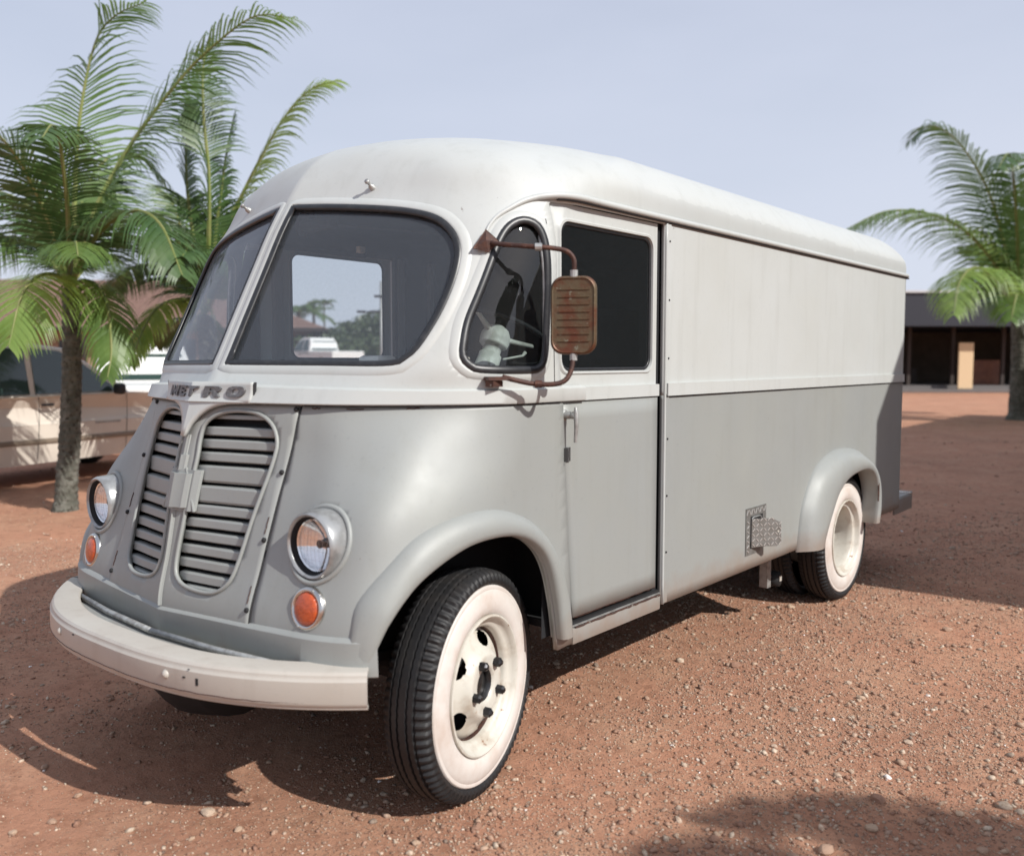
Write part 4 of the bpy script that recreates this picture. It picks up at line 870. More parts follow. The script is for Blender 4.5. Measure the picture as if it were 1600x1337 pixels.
# ---- wheels: built round local +z, then turned out
def wheel(loc, rot_z, side, rear=False, inner=False):
    w_ = bpy.data.objects.new('wheel', None); COL.objects.link(w_); w_.parent = van
    w_.matrix_local = Matrix.Translation(loc) @ Matrix.Rotation(rot_z, 4, 'Z') @ Matrix.Rotation(R(90 if side > 0 else -90), 4, 'Y')
    key = 'wheel_%s%s' % (rear, inner)
    if key not in WM:
        D = {}
        n = 108
        def M_of(mb, name, m, sharp=None):
            o = mb.out(name, m, None, smooth=True, sharp=sharp); me = o.data; bpy.data.objects.remove(o); return me
        # carcass with ribbed shoulders and grooved tread; local z outwards
        mb = MB(); V = []; prof = [(.345, .070), (.356, .084), (.372, .088), (.384, .084), (.393, .076), (.401, .060), (.403, .048), (.396, .046), (.396, .040), (.405, .038), (.406, .022), (.398, .020), (.398, .014), (.407, .012), (.407, -.012), (.398, -.014), (.398, -.020), (.406, -.022), (.405, -.038), (.396, -.040), (.396, -.046), (.403, -.048), (.401, -.060), (.393, -.076), (.372, -.088), (.33, -.098), (.26, -.085), (.235, -.07)]
        kk = len(prof)
        for i in range(n*3):
            a = 2*math.pi*i/(n*3); low = (i//2) % 2
            for j, (r, h) in enumerate(prof):
                rr = r
                if low and 2 <= j <= 6: rr -= .0095 if j in (3, 4, 5) else .006
                if low and 22 <= j <= 24: rr -= .007
                hh = h
                if low and 3 <= j <= 5: hh -= .002
                z_ = h+.0016*math.sin(a*81) if 7 <= j <= 20 else hh
                V.append((rr*math.cos(a), rr*math.sin(a), z_))
        N2 = n*3; mb.add(V, [(i*kk+j, ((i+1) % N2)*kk+j, ((i+1) % N2)*kk+j+1, i*kk+j+1) for i in range(N2) for j in range(kk-1)]); D['tyre'] = (M_of(mb, 'tyre', TYRE, 35), 'tyre')
        if not inner:
            mb = MB(); mb.lathe([(.3495, .070), (.3485, .0785), (.345, .083), (.338, .0842), (.333, .083), (.331, .0845), (.318, .089), (.300, .0935), (.282, .095), (.266, .0925), (.254, .0875), (.246, .080), (.240, .07)], 96); D['whitewall'] = (M_of(mb, 'whitewall', WWALL, 30), 'whitewall')
        if rear:
            mb = MB(); mb.lathe([(.243, .076), (.247, .088), (.246, .093), (.240, .094), (.234, .088), (.229, .070), (.219, .060), (.206, .058), (.199, .050), (.195, .02), (.190, -.045), (.185, -.060), (.16, -.066), (.10, -.070), (.095, -.06), (.09, -.02), (0, -.015)], 80); D['rim'] = (M_of(mb, 'rim', CREAM, 40), 'rim')
        else:
            # rim with a domed disc pierced by five hand holes
            mb = MB(); mb.lathe([(.243, .074), (.247, .086), (.246, .092), (.240, .094), (.234, .090), (.229, .078), (.222, .068), (.214, .064), (.206, .061), (.200, .052), (.197, .030), (.194, .012)], 80); D['rim'] = (M_of(mb, 'rim', CREAM, 40), 'rim')
            NA, rad = 160, [.194, .186, .178, .170, .162, .154, .146, .138, .130, .122, .114, .108, .102, .092, .080, .070, .062, .056]
            hz = {.194: .020, .186: .030, .178: .038, .170: .044, .162: .048, .154: .052, .146: .056, .138: .061, .130: .068, .122: .078, .114: .086, .108: .090, .102: .091, .092: .090, .080: .089, .070: .088, .062: .086, .056: .074}
            V = []; Fc = []
            for i in range(NA):
                a = 2*math.pi*i/NA
                for r in rad: V.append((r*math.cos(a), r*math.sin(a), hz[r]))
            kk = len(rad)
            for i in range(NA):
                a = 2*math.pi*(i+.5)/NA
                for j in range(kk-1):
                    r = (rad[j]+rad[j+1])/2; hole = False
                    for q in range(5):
                        ha = R(18+72*q); x = r*math.cos(a-ha)-.158; y = r*math.sin(a-ha)
                        if (x/.026)**2+(y/.040)**2 < 1: hole = True
                    if not hole: Fc.append((i*kk+j, ((i+1) % NA)*kk+j, ((i+1) % NA)*kk+j+1, i*kk+j+1))
            # round the hole borders
            bmv = {}
            for f in Fc:
                for v in f: bmv[v] = bmv.get(v, 0)+1
            for v, c_ in bmv.items():
                j = v % kk; i = v//kk
                if c_ < 4 and 0 < j < kk-1:
                    a = 2*math.pi*i/NA; r = rad[j]
                    for q in range(5):
                        ha = R(18+72*q); x = r*math.cos(a-ha)-.158; y = r*math.sin(a-ha); e = math.hypot(x/.026, y/.040)
                        if .45 < e < 1.9:
                            x, y = x/e, y/e; x += .158; V[v] = (x*math.cos(ha)-y*math.sin(ha), x*math.sin(ha)+y*math.cos(ha), V[v][2])
            me = mesh('wheel_disc', V, Fc, CREAM, True); D['disc'] = (me, 'wheel_disc')
            mb = MB(); mb.lathe([(.060, .080), (.056, .076), (.052, .050), (.046, .058), (.035, .066), (0, .070)], 32); D['hub'] = (M_of(mb, 'hub', mat('greasy_hub', (.06, .06, .062), .35, .8), 40), 'hub')
            mb = MB(); mb.lathe([(.1975, .036), (.1960, .0385), (.1945, .037), (.1945, .020)], 80); D['rust'] = (M_of(mb, 'rust_ring', RUST), 'rust_ring')
            mb = MB(); mb.lathe([(0, .030), (.008, .030), (.011, .026), (.0165, .022), (.0172, 0), (.0172, -.01)], 6); D['nut'] = (M_of(mb, 'lug_nut', mat('lug_nut_dark', (.035, .035, .038), .38, .7), 30), 'lug_nut')
        mb = MB(); mb.lathe([(.20, -.03), (.195, -.06), (.10, -.07), (0, -.07)], 32); D['back'] = (M_of(mb, 'brake_drum', DARK), 'brake_drum')
        WM[key] = D
    D = WM[key]
    for kx, (me, nm) in D.items():
        if kx == 'nut':
            for q in range(5):
                a = R(54+72*q+10); link('lug_nut', me, w_, (.092*math.cos(a), .092*math.sin(a), .090), (0, 0, q*.7))
        else: link(nm, me, w_)
    return w_
WM = {}
steer = R(-13)
wheel(Vector((.842, -.075, .403)), R(13), 1)['label'] = 'front whitewall wheel steered to one side'
wheel(Vector((-.842, -.075, .403)), R(13), -1)
for s in (1, -1):
    wheel(Vector((.880*s, 3.43, .403)), 0, s, rear=True)
    wheel(Vector((.660*s, 3.43, .403)), 0, s, rear=True, inner=True)

# ---- cab interior
mb = MB(); mb.box((0, .62, .78), (1.26, 1.9, .02)); mb.box((0, 1.05, .779), (1.86, 1.1, .02)); mb.out('cab_floor', LINING, van)
mb = MB()
dash = [(x, on_front(abs(x)+.001, 1.50)[0].y+.03) for x in np.linspace(-.80, .80, 15)]
for zz in (1.515, 1.47, 1.20): mb.v += [(x, y, zz) for x, y in dash]+[(x, y+(.26 if zz > 1.5 else .28), zz) for x, y in dash]
for q in range(2):
    for i in range(14):
        a = q*30; mb.f += [(a+i, a+i+1, a+30+i+1, a+30+i), (a+15+i, a+15+i+1, a+45+i+1, a+45+i)]
for i in range(14): mb.f.append((i, i+1, 16+i, 15+i))
mb.out('dashboard', INNERW, van, sharp=30)
mb = MB(); mb.box((.62, .02, 1.53), (.22, .16, .06), bev=.02); mb.box((.30, .02, 1.535), (.12, .10, .05), bev=.015); mb.out('instrument_hood', INNERW, van, sharp=40)
sw = bpy.data.objects.new('steering_wheel', None); COL.objects.link(sw); sw.parent = van
HC = Vector((.50, .50, 1.635)); ax = Vector((-.0, .42, .90)).normalized(); MX = Matrix.Translation(HC) @ ax.to_track_quat('Z', 'Y').to_matrix().to_4x4()
mb = MB(); mb.lathe([(0, .056), (.026, .052), (.048, .038), (.062, .012), (.064, -.012), (.060, -.030), (.061, -.032), (.052, -.040), (.040, -.044), (.038, -.075), (.048, -.078), (.048, -.14)], 32, MX); mb.out('hub', INNERW, sw, smooth=True)
for tgt in (Vector((.50, .345, 1.78)), Vector((.50, .80, 1.595)), Vector((.38, .60, 1.50))):
    d = (tgt-HC); d.normalize(); mb = MB(); mb.tube([HC+d*.03, HC+d*.13, HC+d*.25], [.017, .012, .011], 10, flat=.8); mb.out('spoke', INNERW, sw, smooth=True)
mb = MB(); mb.tube([HC+ (Vector((math.cos(a), math.sin(a)*.88, -math.sin(a)*.45))*.25) for a in np.linspace(0, 2*math.pi, 48)[:-1]], .010, 8, closed=True); mb.out('wheel_ring', DARK, sw, smooth=True)
mb = MB(); mb.tube([HC-ax*.08, HC-ax*.5+Vector((0, -.12, 0)), HC+Vector((0, -.35, -.75))], [.045, .03, .03], 12); mb.out('steering_column', INNERW, sw, smooth=True)
mb = MB(); mb.tube([HC+Vector((0, .05, -.09)), HC+Vector((.0, .18, -.075)), HC+Vector((0, .20, -.06))], [.005, .006, .009], 8); mb.out('indicator_stalk', INNERW, sw, smooth=True)
mb = MB(); mb.box((.45, 1.02, 1.10), (.46, .44, .12), bev=.03); mb.box((.45, 1.26, 1.28), (.46, .10, .36), bev=.03); mb.box((.45, 1.05, .9), (.3, .3, .3)); mb.out('driver_seat', mat('black_vinyl', (.03, .03, .032), .5), van, sharp=50)
mb = MB(); mb.box((-.955, 1.335, 1.45), (.05, .05, 1.35)); mb.box((-.955, .475, 1.45), (.04, .05, 1.35)); mb.box((-.955, 1.60, 1.45), (.03, .03, 1.35)); mb.out('pillar_trim', mat('pillar_grey', (.22, .22, .215), .6), van)
mb = MB(); mb.box((0, -.02, 2.09), (.20, .05, .05), bev=.015); mb.tube([(.04, .0, 2.09), (.5, .16, 2.03)], .004, 6); mb.tube([(-.1, -.02, 2.10), (-.1, .02, 2.10)], .05, 14); mb.out('cab_fan', DARK, van)
mb = MB(); mb.box((-.45, .60, 2.08), (.03, .03, .03)); mb.out('roof_hook', INNERW, van)

# ------------------------------------------------------------------ ground, gravel and stones
def gh(x, y):
    d = math.hypot(x-1, y-1); k = max(0., 1-d/14)
    if k <= 0: return 0.
    z = (mnoise.noise(Vector((x*.7, y*.7, 3)))*.018+mnoise.noise(Vector((x*2.6, y*2.6, 9)))*.007+mnoise.noise(Vector((x*9, y*9, 1)))*.003)*k
    for wx, wy in ((.85, -.08), (-.85, -.08), (.8, 3.43), (-.8, 3.43)):
        z *= min(1, max(0, (math.hypot(x-wx, y-wy)-.12)/.5))
    return z
def axis(lo, hi, step, far):
    a = list(np.arange(lo, hi+1e-6, step)); s = step; x = hi
    while x < far: s *= 1.35; x += s; a.append(x)
    s = step; x = lo
    while x > -far: s *= 1.35; x -= s; a.insert(0, x)
    return a
gx, gy = axis(-5, 5, .05, 3500), axis(-3, 9, .05, 3500)
V = [(x, y, gh(x, y)) for x in gx for y in gy]; ny = len(gy)
Fc = [(i*ny+j, (i+1)*ny+j, (i+1)*ny+j+1, i*ny+j+1) for i in range(len(gx)-1) for j in range(ny-1)]
DIRT = bpy.data.materials.new('red_dirt'); DIRT.use_nodes = True
def dirt_nodes(m):
    n = m.node_tree.nodes; l = m.node_tree.links.new; b = n['Principled BSDF']; t = n.new('ShaderNodeTexCoord'); V_ = t.outputs['Object']
    def noise_(s, d=6, r=.6):
        a = n.new('ShaderNodeTexNoise'); a.inputs['Scale'].default_value = s; a.inputs['Detail'].default_value = d; a.inputs['Roughness'].default_value = r; l(V_, a.inputs['Vector']); return a.outputs['Fac']
    def mr(v, a, b_, c=0., d=1.):
        r = n.new('ShaderNodeMapRange'); r.inputs['From Min'].default_value = a; r.inputs['From Max'].default_value = b_; r.inputs['To Min'].default_value = c; r.inputs['To Max'].default_value = d; l(v, r.inputs['Value']); return r.outputs['Result']
    def mix(f, a, b_):
        x = n.new('ShaderNodeMix'); x.data_type = 'RGBA'; l(f, x.inputs['Factor'])
        for s_, v in (('A', a), ('B', b_)):
            if isinstance(v, tuple): x.inputs[s_].default_value = (*v, 1)
            else: l(v, x.inputs[s_])
        return x.outputs['Result']
    c = mix(mr(noise_(.55, 5), .35, .68), (.475, .240, .150), (.385, .197, .125))
    c = mix(mr(noise_(2.1, 7), .45, .72, 0, .7), c, (.52, .31, .20))
    c = mix(mr(noise_(11, 6, .7), .48, .74, 0, .7), c, (.21, .09, .05))
    c = mix(mr(noise_(3.3, 8, .75), .56, .72, 0, .6), c, (.42, .25, .15))
    # small grit: voronoi cells tinted one by one
    vo = n.new('ShaderNodeTexVoronoi'); vo.inputs['Scale'].default_value = 85; l(V_, vo.inputs['Vector'])
    sp = n.new('ShaderNodeSeparateColor'); l(vo.outputs['Color'], sp.inputs['Color'])
    grit = n.new('ShaderNodeMath'); grit.operation = 'MULTIPLY'; l(mr(vo.outputs['Distance'], .34, .22), grit.inputs[0]); l(mr(sp.outputs['Red'], .48, .54), grit.inputs[1])
    g2 = n.new('ShaderNodeMath'); g2.operation = 'MULTIPLY'; l(grit.outputs[0], g2.inputs[0]); l(mr(noise_(1.1, 4), .38, .60, .15, .9), g2.inputs[1])
    gc = mix(sp.outputs['Green'], (.15, .075, .05), (.52, .38, .28)); c = mix(g2.outputs[0], c, gc)
    l(c, b.inputs['Base Color']); b.inputs['Roughness'].default_value = .92; b.inputs['Specular IOR Level'].default_value = .25
    h1 = n.new('ShaderNodeBump'); h1.inputs['Strength'].default_value = 1.0; h1.inputs['Distance'].default_value = .02; l(noise_(16, 9, .72), h1.inputs['Height'])
    h2 = n.new('ShaderNodeBump'); h2.inputs['Strength'].default_value = .8; h2.inputs['Distance'].default_value = .006; l(g2.outputs[0], h2.inputs['Height']); l(h1.outputs['Normal'], h2.inputs['Normal'])
    h3 = n.new('ShaderNodeBump'); h3.inputs['Strength'].default_value = .45; h3.inputs['Distance'].default_value = .004; l(noise_(140, 4, .7), h3.inputs['Height']); l(h2.outputs['Normal'], h3.inputs['Normal'])
    l(h3.outputs['Normal'], b.inputs['Normal'])
dirt_nodes(DIRT)
ground = add('ground', V, Fc, DIRT); tag(ground, 'bare reddish brown dirt yard strewn with gravel', kind='structure')

STONE = bpy.data.materials.new('gravel_stone'); STONE.use_nodes = True
n = STONE.node_tree.nodes; l = STONE.node_tree.links.new; b = n['Principled BSDF']; at_ = n.new('ShaderNodeAttribute'); at_.attribute_name = 'tint'
cr = n.new('ShaderNodeValToRGB'); cr.color_ramp.interpolation = 'LINEAR'
for p, c in ((0, (.13, .085, .066)), (.18, (.18, .09, .06)), (.42, (.28, .15, .10)), (.62, (.37, .225, .155)), (.80, (.44, .315, .225)), (.93, (.50, .36, .255)), (1, (.58, .47, .36))):
    e = cr.color_ramp.elements.new(p) if p not in (0, 1) else cr.color_ramp.elements[0 if p == 0 else 1]; e.color = (*c, 1)
l(at_.outputs['Fac'], cr.inputs['Fac'])
t = n.new('ShaderNodeTexCoord'); nn_ = n.new('ShaderNodeTexNoise'); nn_.inputs['Scale'].default_value = 90; l(t.outputs['Object'], nn_.inputs['Vector'])
hs = n.new('ShaderNodeMix'); hs.data_type = 'RGBA'; hs.blend_type = 'MULTIPLY'; hs.inputs['B'].default_value = (.6, .55, .5, 1); mr_ = n.new('ShaderNodeMapRange'); mr_.inputs['From Min'].default_value = .4; mr_.inputs['From Max'].default_value = .7; l(nn_.outputs['Fac'], mr_.inputs['Value'])
l(mr_.outputs['Result'], hs.inputs['Factor']); l(cr.outputs['Color'], hs.inputs['A']); l(hs.outputs['Result'], b.inputs['Base Color']); b.inputs['Roughness'].default_value = .85
# icosahedron
ph = (1+5**.5)/2
ICO = np.array([(-1, ph, 0), (1, ph, 0), (-1, -ph, 0), (1, -ph, 0), (0, -1, ph), (0, 1, ph), (0, -1, -ph), (0, 1, -ph), (ph, 0, -1), (ph, 0, 1), (-ph, 0, -1), (-ph, 0, 1)], float); ICO /= np.linalg.norm(ICO[0])
ICF = np.array([(0, 11, 5), (0, 5, 1), (0, 1, 7), (0, 7, 10), (0, 10, 11), (1, 5, 9), (5, 11, 4), (11, 10, 2), (10, 7, 6), (7, 1, 8), (3, 9, 4), (3, 4, 2), (3, 2, 6), (3, 6, 8), (3, 8, 9), (4, 9, 5), (2, 4, 11), (6, 2, 10), (8, 6, 7), (9, 8, 1)])
OCT = np.array([(1, 0, 0), (-.5, .87, 0), (-.5, -.87, 0), (.2, .1, .8), (0, -.1, -.6)], float); OCF = np.array([(0, 1, 3), (1, 2, 3), (2, 0, 3), (1, 0, 4), (2, 1, 4), (0, 2, 4)])
def scatter(name, N, xr, yr, dens, smin, smax, pw, label, ICO=ICO, ICF=ICF):
    P = []; NVV = len(ICO)
    while len(P) < N:
        x = rng.uniform(*xr); y = rng.uniform(*yr); dx, dy = x-CAM.x, y-CAM.y; f_ = dx*F.x+dy*F.y; r_ = dx*RT.x+dy*RT.y
        if f_ < 1.0 or abs(r_) > f_*.72+.5: continue
        if rng.random() < dens(x, y)*min(1, (5.0/f_)**1.2): P.append((x, y))
    P = np.array(P); s = smin*(1-rng.random(N)*(1-(smin/smax)**pw))**(-1/pw)
    base = ICO[None]*(1+rng.uniform(-.28, .28, (N, NVV, 1)))
    base = base*np.stack([s*rng.uniform(.75, 1.3, N), s*rng.uniform(.6, 1.0, N), s*rng.uniform(.4, .75, N)], 1)[:, None]
    a = rng.uniform(0, 2*math.pi, N); ca, sa = np.cos(a)[:, None], np.sin(a)[:, None]
    X = base[:, :, 0]*ca-base[:, :, 1]*sa; Y = base[:, :, 0]*sa+base[:, :, 1]*ca
    tl = rng.uniform(-.4, .4, N)[:, None]; Z = base[:, :, 2]+X*tl
    gz = np.array([gh(x, y) for x, y in P])
    V = np.stack([X+P[:, :1], Y+P[:, 1:], Z+(gz+s*.18)[:, None]], 2).reshape(-1, 3)
    Fc = (ICF[None]+(np.arange(N)*NVV)[:, None, None]).reshape(-1, 3)
    me = bpy.data.meshes.new(name); me.vertices.add(len(V)); me.vertices.foreach_set('co', V.ravel().astype(np.float32))
    me.loops.add(Fc.size); me.loops.foreach_set('vertex_index', Fc.ravel().astype(np.int32)); me.polygons.add(len(Fc)); me.polygons.foreach_set('loop_start', (np.arange(len(Fc))*3).astype(np.int32))
    me.update(calc_edges=True); me.materials.append(STONE)
    tint = np.clip(rng.beta(2.0, 2.2, N), 0, 1); t_ = me.attributes.new('tint', 'FLOAT', 'POINT'); t_.data.foreach_set('value', np.repeat(tint, NVV).astype(np.float32))
    o = bpy.data.objects.new(name, me); COL.objects.link(o); tag(o, label, 'gravel', kind='stuff'); return o
def dens(x, y):
    v = .5+.9*mnoise.noise(Vector((x*.9, y*.9, 5)))+.5*mnoise.noise(Vector((x*3.1, y*3.1, 7)))
    if x < 1.0 and y < .3: v -= .28
    if x > .9: v += .42
    if y > 4.2: v -= .15
    return max(.04, min(1, v))
scatter('gravel', 60000, (-5, 4.4), (-1.9, 8.0), dens, .0038, .018, 2.2, 'loose reddish and pale gravel spread over the dirt around the van')
scatter('grit', 230000, (-5, 4.4), (-1.9, 6.5), lambda x, y: min(1, dens(x, y)+.12), .0022, .008, 1.6, 'fine grit and stone chips lying between the gravel', OCT, OCF)
scatter('far_gravel', 9000, (-12, 3), (1, 26), lambda x, y: max(.05, .35+mnoise.noise(Vector((x*.4, y*.4, 2)))), .006, .03, 2.2, 'sparse gravel on the dirt further off behind the van')
# larger stones, one by one
SM = []
for k in range(5):
    bm = bmesh.new(); bmesh.ops.create_icosphere(bm, subdivisions=2, radius=1)
    for v in bm.verts: v.co *= 1+.30*mnoise.noise(v.co*1.3+Vector((k*7, 0, 0)))+.10*mnoise.noise(v.co*4+Vector((k*3, 1, 0))); v.co.z *= .55
    me = bpy.data.meshes.new('stone'); bm.to_mesh(me); bm.free(); me.materials.append(STONE)
    t_ = me.attributes.new('tint', 'FLOAT', 'POINT'); t_.data.foreach_set('value', [(.25, .5, .7, .85, .1)[k]]*len(me.vertices)); SM.append(me)
SP = [(325, 1270, .026), (745, 596+700, .020), (163/2, 1282, .018), (372, 1298, .016), (600, 1180+62, .014), (870, 1040, .022), (1148, 1040, .030), (1010, 1092, .018), (1345, 1092, .022), (1240, 1110, .020), (1325, 1067, .020), (1372, 1251, .028), (1290, 1330, .030), (1362, 1297, .024), (1040, 1120, .014), (1210, 1165, .014), (1290, 1000, .020), (1480, 985, .028), (1565, 955, .024), (950, 1240, .012), (1090, 1215, .012), (1115, 1310, .020), (1240, 1340, .022), (1500, 1275, .018), (1425, 1150, .012), (1060, 1262, .013), (1545, 1105, .016), (1395, 995, .012), (20, 1300, .016), (150, 1250, .010), (545, 1250, .010), (1410, 1240, .014), (1535, 1332, .02), (1330, 1205, .013), (1195, 1048, .012)]
for i, (px, py, s) in enumerate(SP):
    d = F+RT*((px-800)/FPX)-UP*((py-668.5)/FPX); t_ = -CAM.z/d.z; p = CAM+d*t_
    o = link('stone', SM[i % 5], ground, (p.x, p.y, gh(p.x, p.y)+s*.25), (0, 0, i*1.7), (s, s*.8, s))
for i in range(90):
    x, y = random.uniform(-3.5, 3.6), random.uniform(-1.4, 7.5); s = random.uniform(.010, .022)
    link('stone', SM[random.randrange(5)], ground, (x, y, gh(x, y)+s*.2), (0, 0, random.uniform(0, 6)), (s, s*.75, s*.9))

# ------------------------------------------------------------------ palms
def leaf_mat(name, c, c2, tr=.35):
    m = bpy.data.materials.new(name); m.use_nodes = True; n = m.node_tree.nodes; l = m.node_tree.links.new; b = n['Principled BSDF']; o = n['Material Output']
    t = n.new('ShaderNodeTexCoord'); a = n.new('ShaderNodeTexNoise'); a.inputs['Scale'].default_value = 3.5; a.inputs['Detail'].default_value = 4; l(t.outputs['Object'], a.inputs['Vector'])
    r = n.new('ShaderNodeMapRange'); r.inputs['From Min'].default_value = .35; r.inputs['From Max'].default_value = .65; l(a.outputs['Fac'], r.inputs['Value'])
    x = n.new('ShaderNodeMix'); x.data_type = 'RGBA'; x.inputs['A'].default_value = (*c, 1); x.inputs['B'].default_value = (*c2, 1); l(r.outputs['Result'], x.inputs['Factor']); l(x.outputs['Result'], b.inputs['Base Color'])
    b.inputs['Roughness'].default_value = .42
    d = n.new('ShaderNodeBsdfTranslucent'); hs = n.new('ShaderNodeHueSaturation'); hs.inputs['Value'].default_value = 1.9; hs.inputs['Hue'].default_value = .485; l(x.outputs['Result'], hs.inputs['Color']); l(hs.outputs['Color'], d.inputs['Color'])
    s = n.new('ShaderNodeMixShader'); s.inputs['Fac'].default_value = tr; l(b.outputs[0], s.inputs[1]); l(d.outputs[0], s.inputs[2]); l(s.outputs[0], o.inputs['Surface']); return m
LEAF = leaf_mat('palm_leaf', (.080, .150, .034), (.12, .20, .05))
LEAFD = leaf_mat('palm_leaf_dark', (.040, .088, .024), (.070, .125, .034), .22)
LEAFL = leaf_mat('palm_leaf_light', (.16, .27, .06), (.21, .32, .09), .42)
STALK = mat('palm_stalk', (.16, .20, .05), .5, noise=(8, (.24, .22, .09), .4, .7))
BARK = mat('palm_bark', (.085, .085, .068), .95, noise=(9, (.17, .165, .14), .42, .66), bump=(22, .9, .03), speck=(26, (.05, .045, .035), .58))
def frond(palm, pts, leaf, ll, w=.035, nl=62, droop=.55, lean=0., m=LEAF, seed=0, spread=1.):
    """a feather leaf: stalk along pts, leaflets on both sides, hanging more towards their tips"""
    rg = random.Random(seed); Q = smooth_open(pts, 40); V = []; Fc = []; mi = []
    mb = MB(); mb.tube(Q, [.026*(1-i/39)**.8*leaf+.004 for i in range(40)], 5); nst = len(mb.f); V = list(mb.v); Fc = list(mb.f); mi = [0]*nst
    down = Vector((0, 0, -1))
    for i in range(nl):
        u = .14+.86*(i/(nl-1)); k = u*39; a = int(min(k, 38)); p = Q[a].lerp(Q[a+1], k-a); T = (Q[min(a+1, 39)]-Q[max(a-1, 0)]).normalized()
        S = T.cross(down); 
        if S.length < .15: S = T.cross(Vector((RT.x, RT.y, 0)))
        S.normalize(); N_ = S.cross(T).normalized()
        for sd in (1, -1):
            L_ = ll*(.30+.95*math.sin(math.pi*min(1, (u*.92+.10)))**.75)*rg.uniform(.86, 1.08)
            fwd = .35+.55*u
            d0 = (S*sd*spread+T*fwd+N_*(.12+rg.uniform(-.10, .12))).normalized()
            g = droop*rg.uniform(.8, 1.25); seg = 4; pp = p.copy(); d = d0.copy(); wn = (T-d*T.dot(d)).normalized()*w*.5*rg.uniform(.85, 1.15)
            if rg.random() < .03: continue
            base = len(V); lf = [.75, 1.0, .85, .50]
            for q in range(seg):
                V += [pp+wn*lf[q], pp-wn*lf[q]]
                pp = pp+d*(L_/seg); d = (d+down*g*(q+1)/seg*.9).normalized()
            V.append(pp)
            for q in range(seg-1): Fc.append((base+2*q, base+2*q+1, base+2*q+3, base+2*q+2)); mi.append(1)
            Fc.append((base+2*seg-2, base+2*seg-1, base+2*seg)); mi.append(1)
    o_inv = palm.location
    return add('frond', [Vector(v)-o_inv for v in V], Fc, None, palm, smooth=False, mats=[STALK, m], mi=mi)
def trunk(palm, base, top, r0, r1, rings=34, name='trunk'):
    V = []; n = 16; P = smooth_open([base-Vector((0, 0, .15)), base.lerp(top, .5)+Vector((.03, .02, 0)), top], rings*3)
    for i, p in enumerate(P):
        t = i/(len(P)-1); r = (r0*(1-t)+r1*t)*(1+.35*max(0, .12-t)/.12)*(1+.07*((i % 3) == 0))
        for k in range(n):
            a = 2*math.pi*k/n; rr = r*(1+.10*mnoise.noise(Vector((a*2, i*.35, base.x)))); V.append(p+Vector((math.cos(a)*rr, math.sin(a)*rr, 0))-palm.location)
    Fc = [(i*n+k, i*n+(k+1) % n, (i+1)*n+(k+1) % n, (i+1)*n+k) for i in range(len(P)-1) for k in range(n)]
    return add(name, V, Fc, BARK, palm)
def A(dep0, *pts):
    """stalk course through surveyed points (px, py, metres nearer(-)/further(+) than the crown)"""
    return [at(px, py, dep0+dd) for px, py, dd in pts]
def ground_pt(px, py):
    d = F+RT*((px-800)/FPX)-UP*((py-668.5)/FPX); return CAM+d*(-CAM.z/d.z)
g0 = ground_pt(100, 797)
pa = empty('palm_tree', g0, 'small green feather palm with a rough grey trunk, standing in front of the beige car', 'palm tree', 'feather palms round the yard')
dA = (g0-CAM).dot(F)
trunk(pa, g0, at(112, 452, dA+.05), .112, .085)
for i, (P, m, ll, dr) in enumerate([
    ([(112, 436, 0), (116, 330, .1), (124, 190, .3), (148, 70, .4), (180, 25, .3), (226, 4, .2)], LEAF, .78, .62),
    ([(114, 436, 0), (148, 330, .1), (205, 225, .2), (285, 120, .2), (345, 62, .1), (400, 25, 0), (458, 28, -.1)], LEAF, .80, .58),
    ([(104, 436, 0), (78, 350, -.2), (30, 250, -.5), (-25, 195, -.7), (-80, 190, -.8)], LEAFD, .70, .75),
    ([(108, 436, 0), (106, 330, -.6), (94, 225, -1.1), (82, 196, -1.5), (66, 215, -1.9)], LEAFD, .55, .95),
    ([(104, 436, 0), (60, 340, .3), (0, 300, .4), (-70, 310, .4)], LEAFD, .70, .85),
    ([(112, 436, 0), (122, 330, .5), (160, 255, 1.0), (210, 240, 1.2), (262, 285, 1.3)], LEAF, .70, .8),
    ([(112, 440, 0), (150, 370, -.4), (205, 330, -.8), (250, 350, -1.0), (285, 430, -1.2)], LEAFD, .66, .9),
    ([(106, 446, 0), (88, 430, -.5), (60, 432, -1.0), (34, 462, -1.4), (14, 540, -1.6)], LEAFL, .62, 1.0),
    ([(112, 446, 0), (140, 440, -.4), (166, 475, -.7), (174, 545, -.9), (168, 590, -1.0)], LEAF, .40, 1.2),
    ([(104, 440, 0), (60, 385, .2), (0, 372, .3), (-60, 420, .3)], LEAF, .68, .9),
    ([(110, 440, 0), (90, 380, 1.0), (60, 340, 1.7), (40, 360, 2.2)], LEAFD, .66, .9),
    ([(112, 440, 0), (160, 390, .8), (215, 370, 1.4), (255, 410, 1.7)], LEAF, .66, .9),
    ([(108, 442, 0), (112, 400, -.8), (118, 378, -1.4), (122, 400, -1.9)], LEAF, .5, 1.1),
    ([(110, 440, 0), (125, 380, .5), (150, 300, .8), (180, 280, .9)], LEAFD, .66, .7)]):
    frond(pa, A(dA, *P), 1.0, ll, .027, 68, dr, m=m, seed=i)
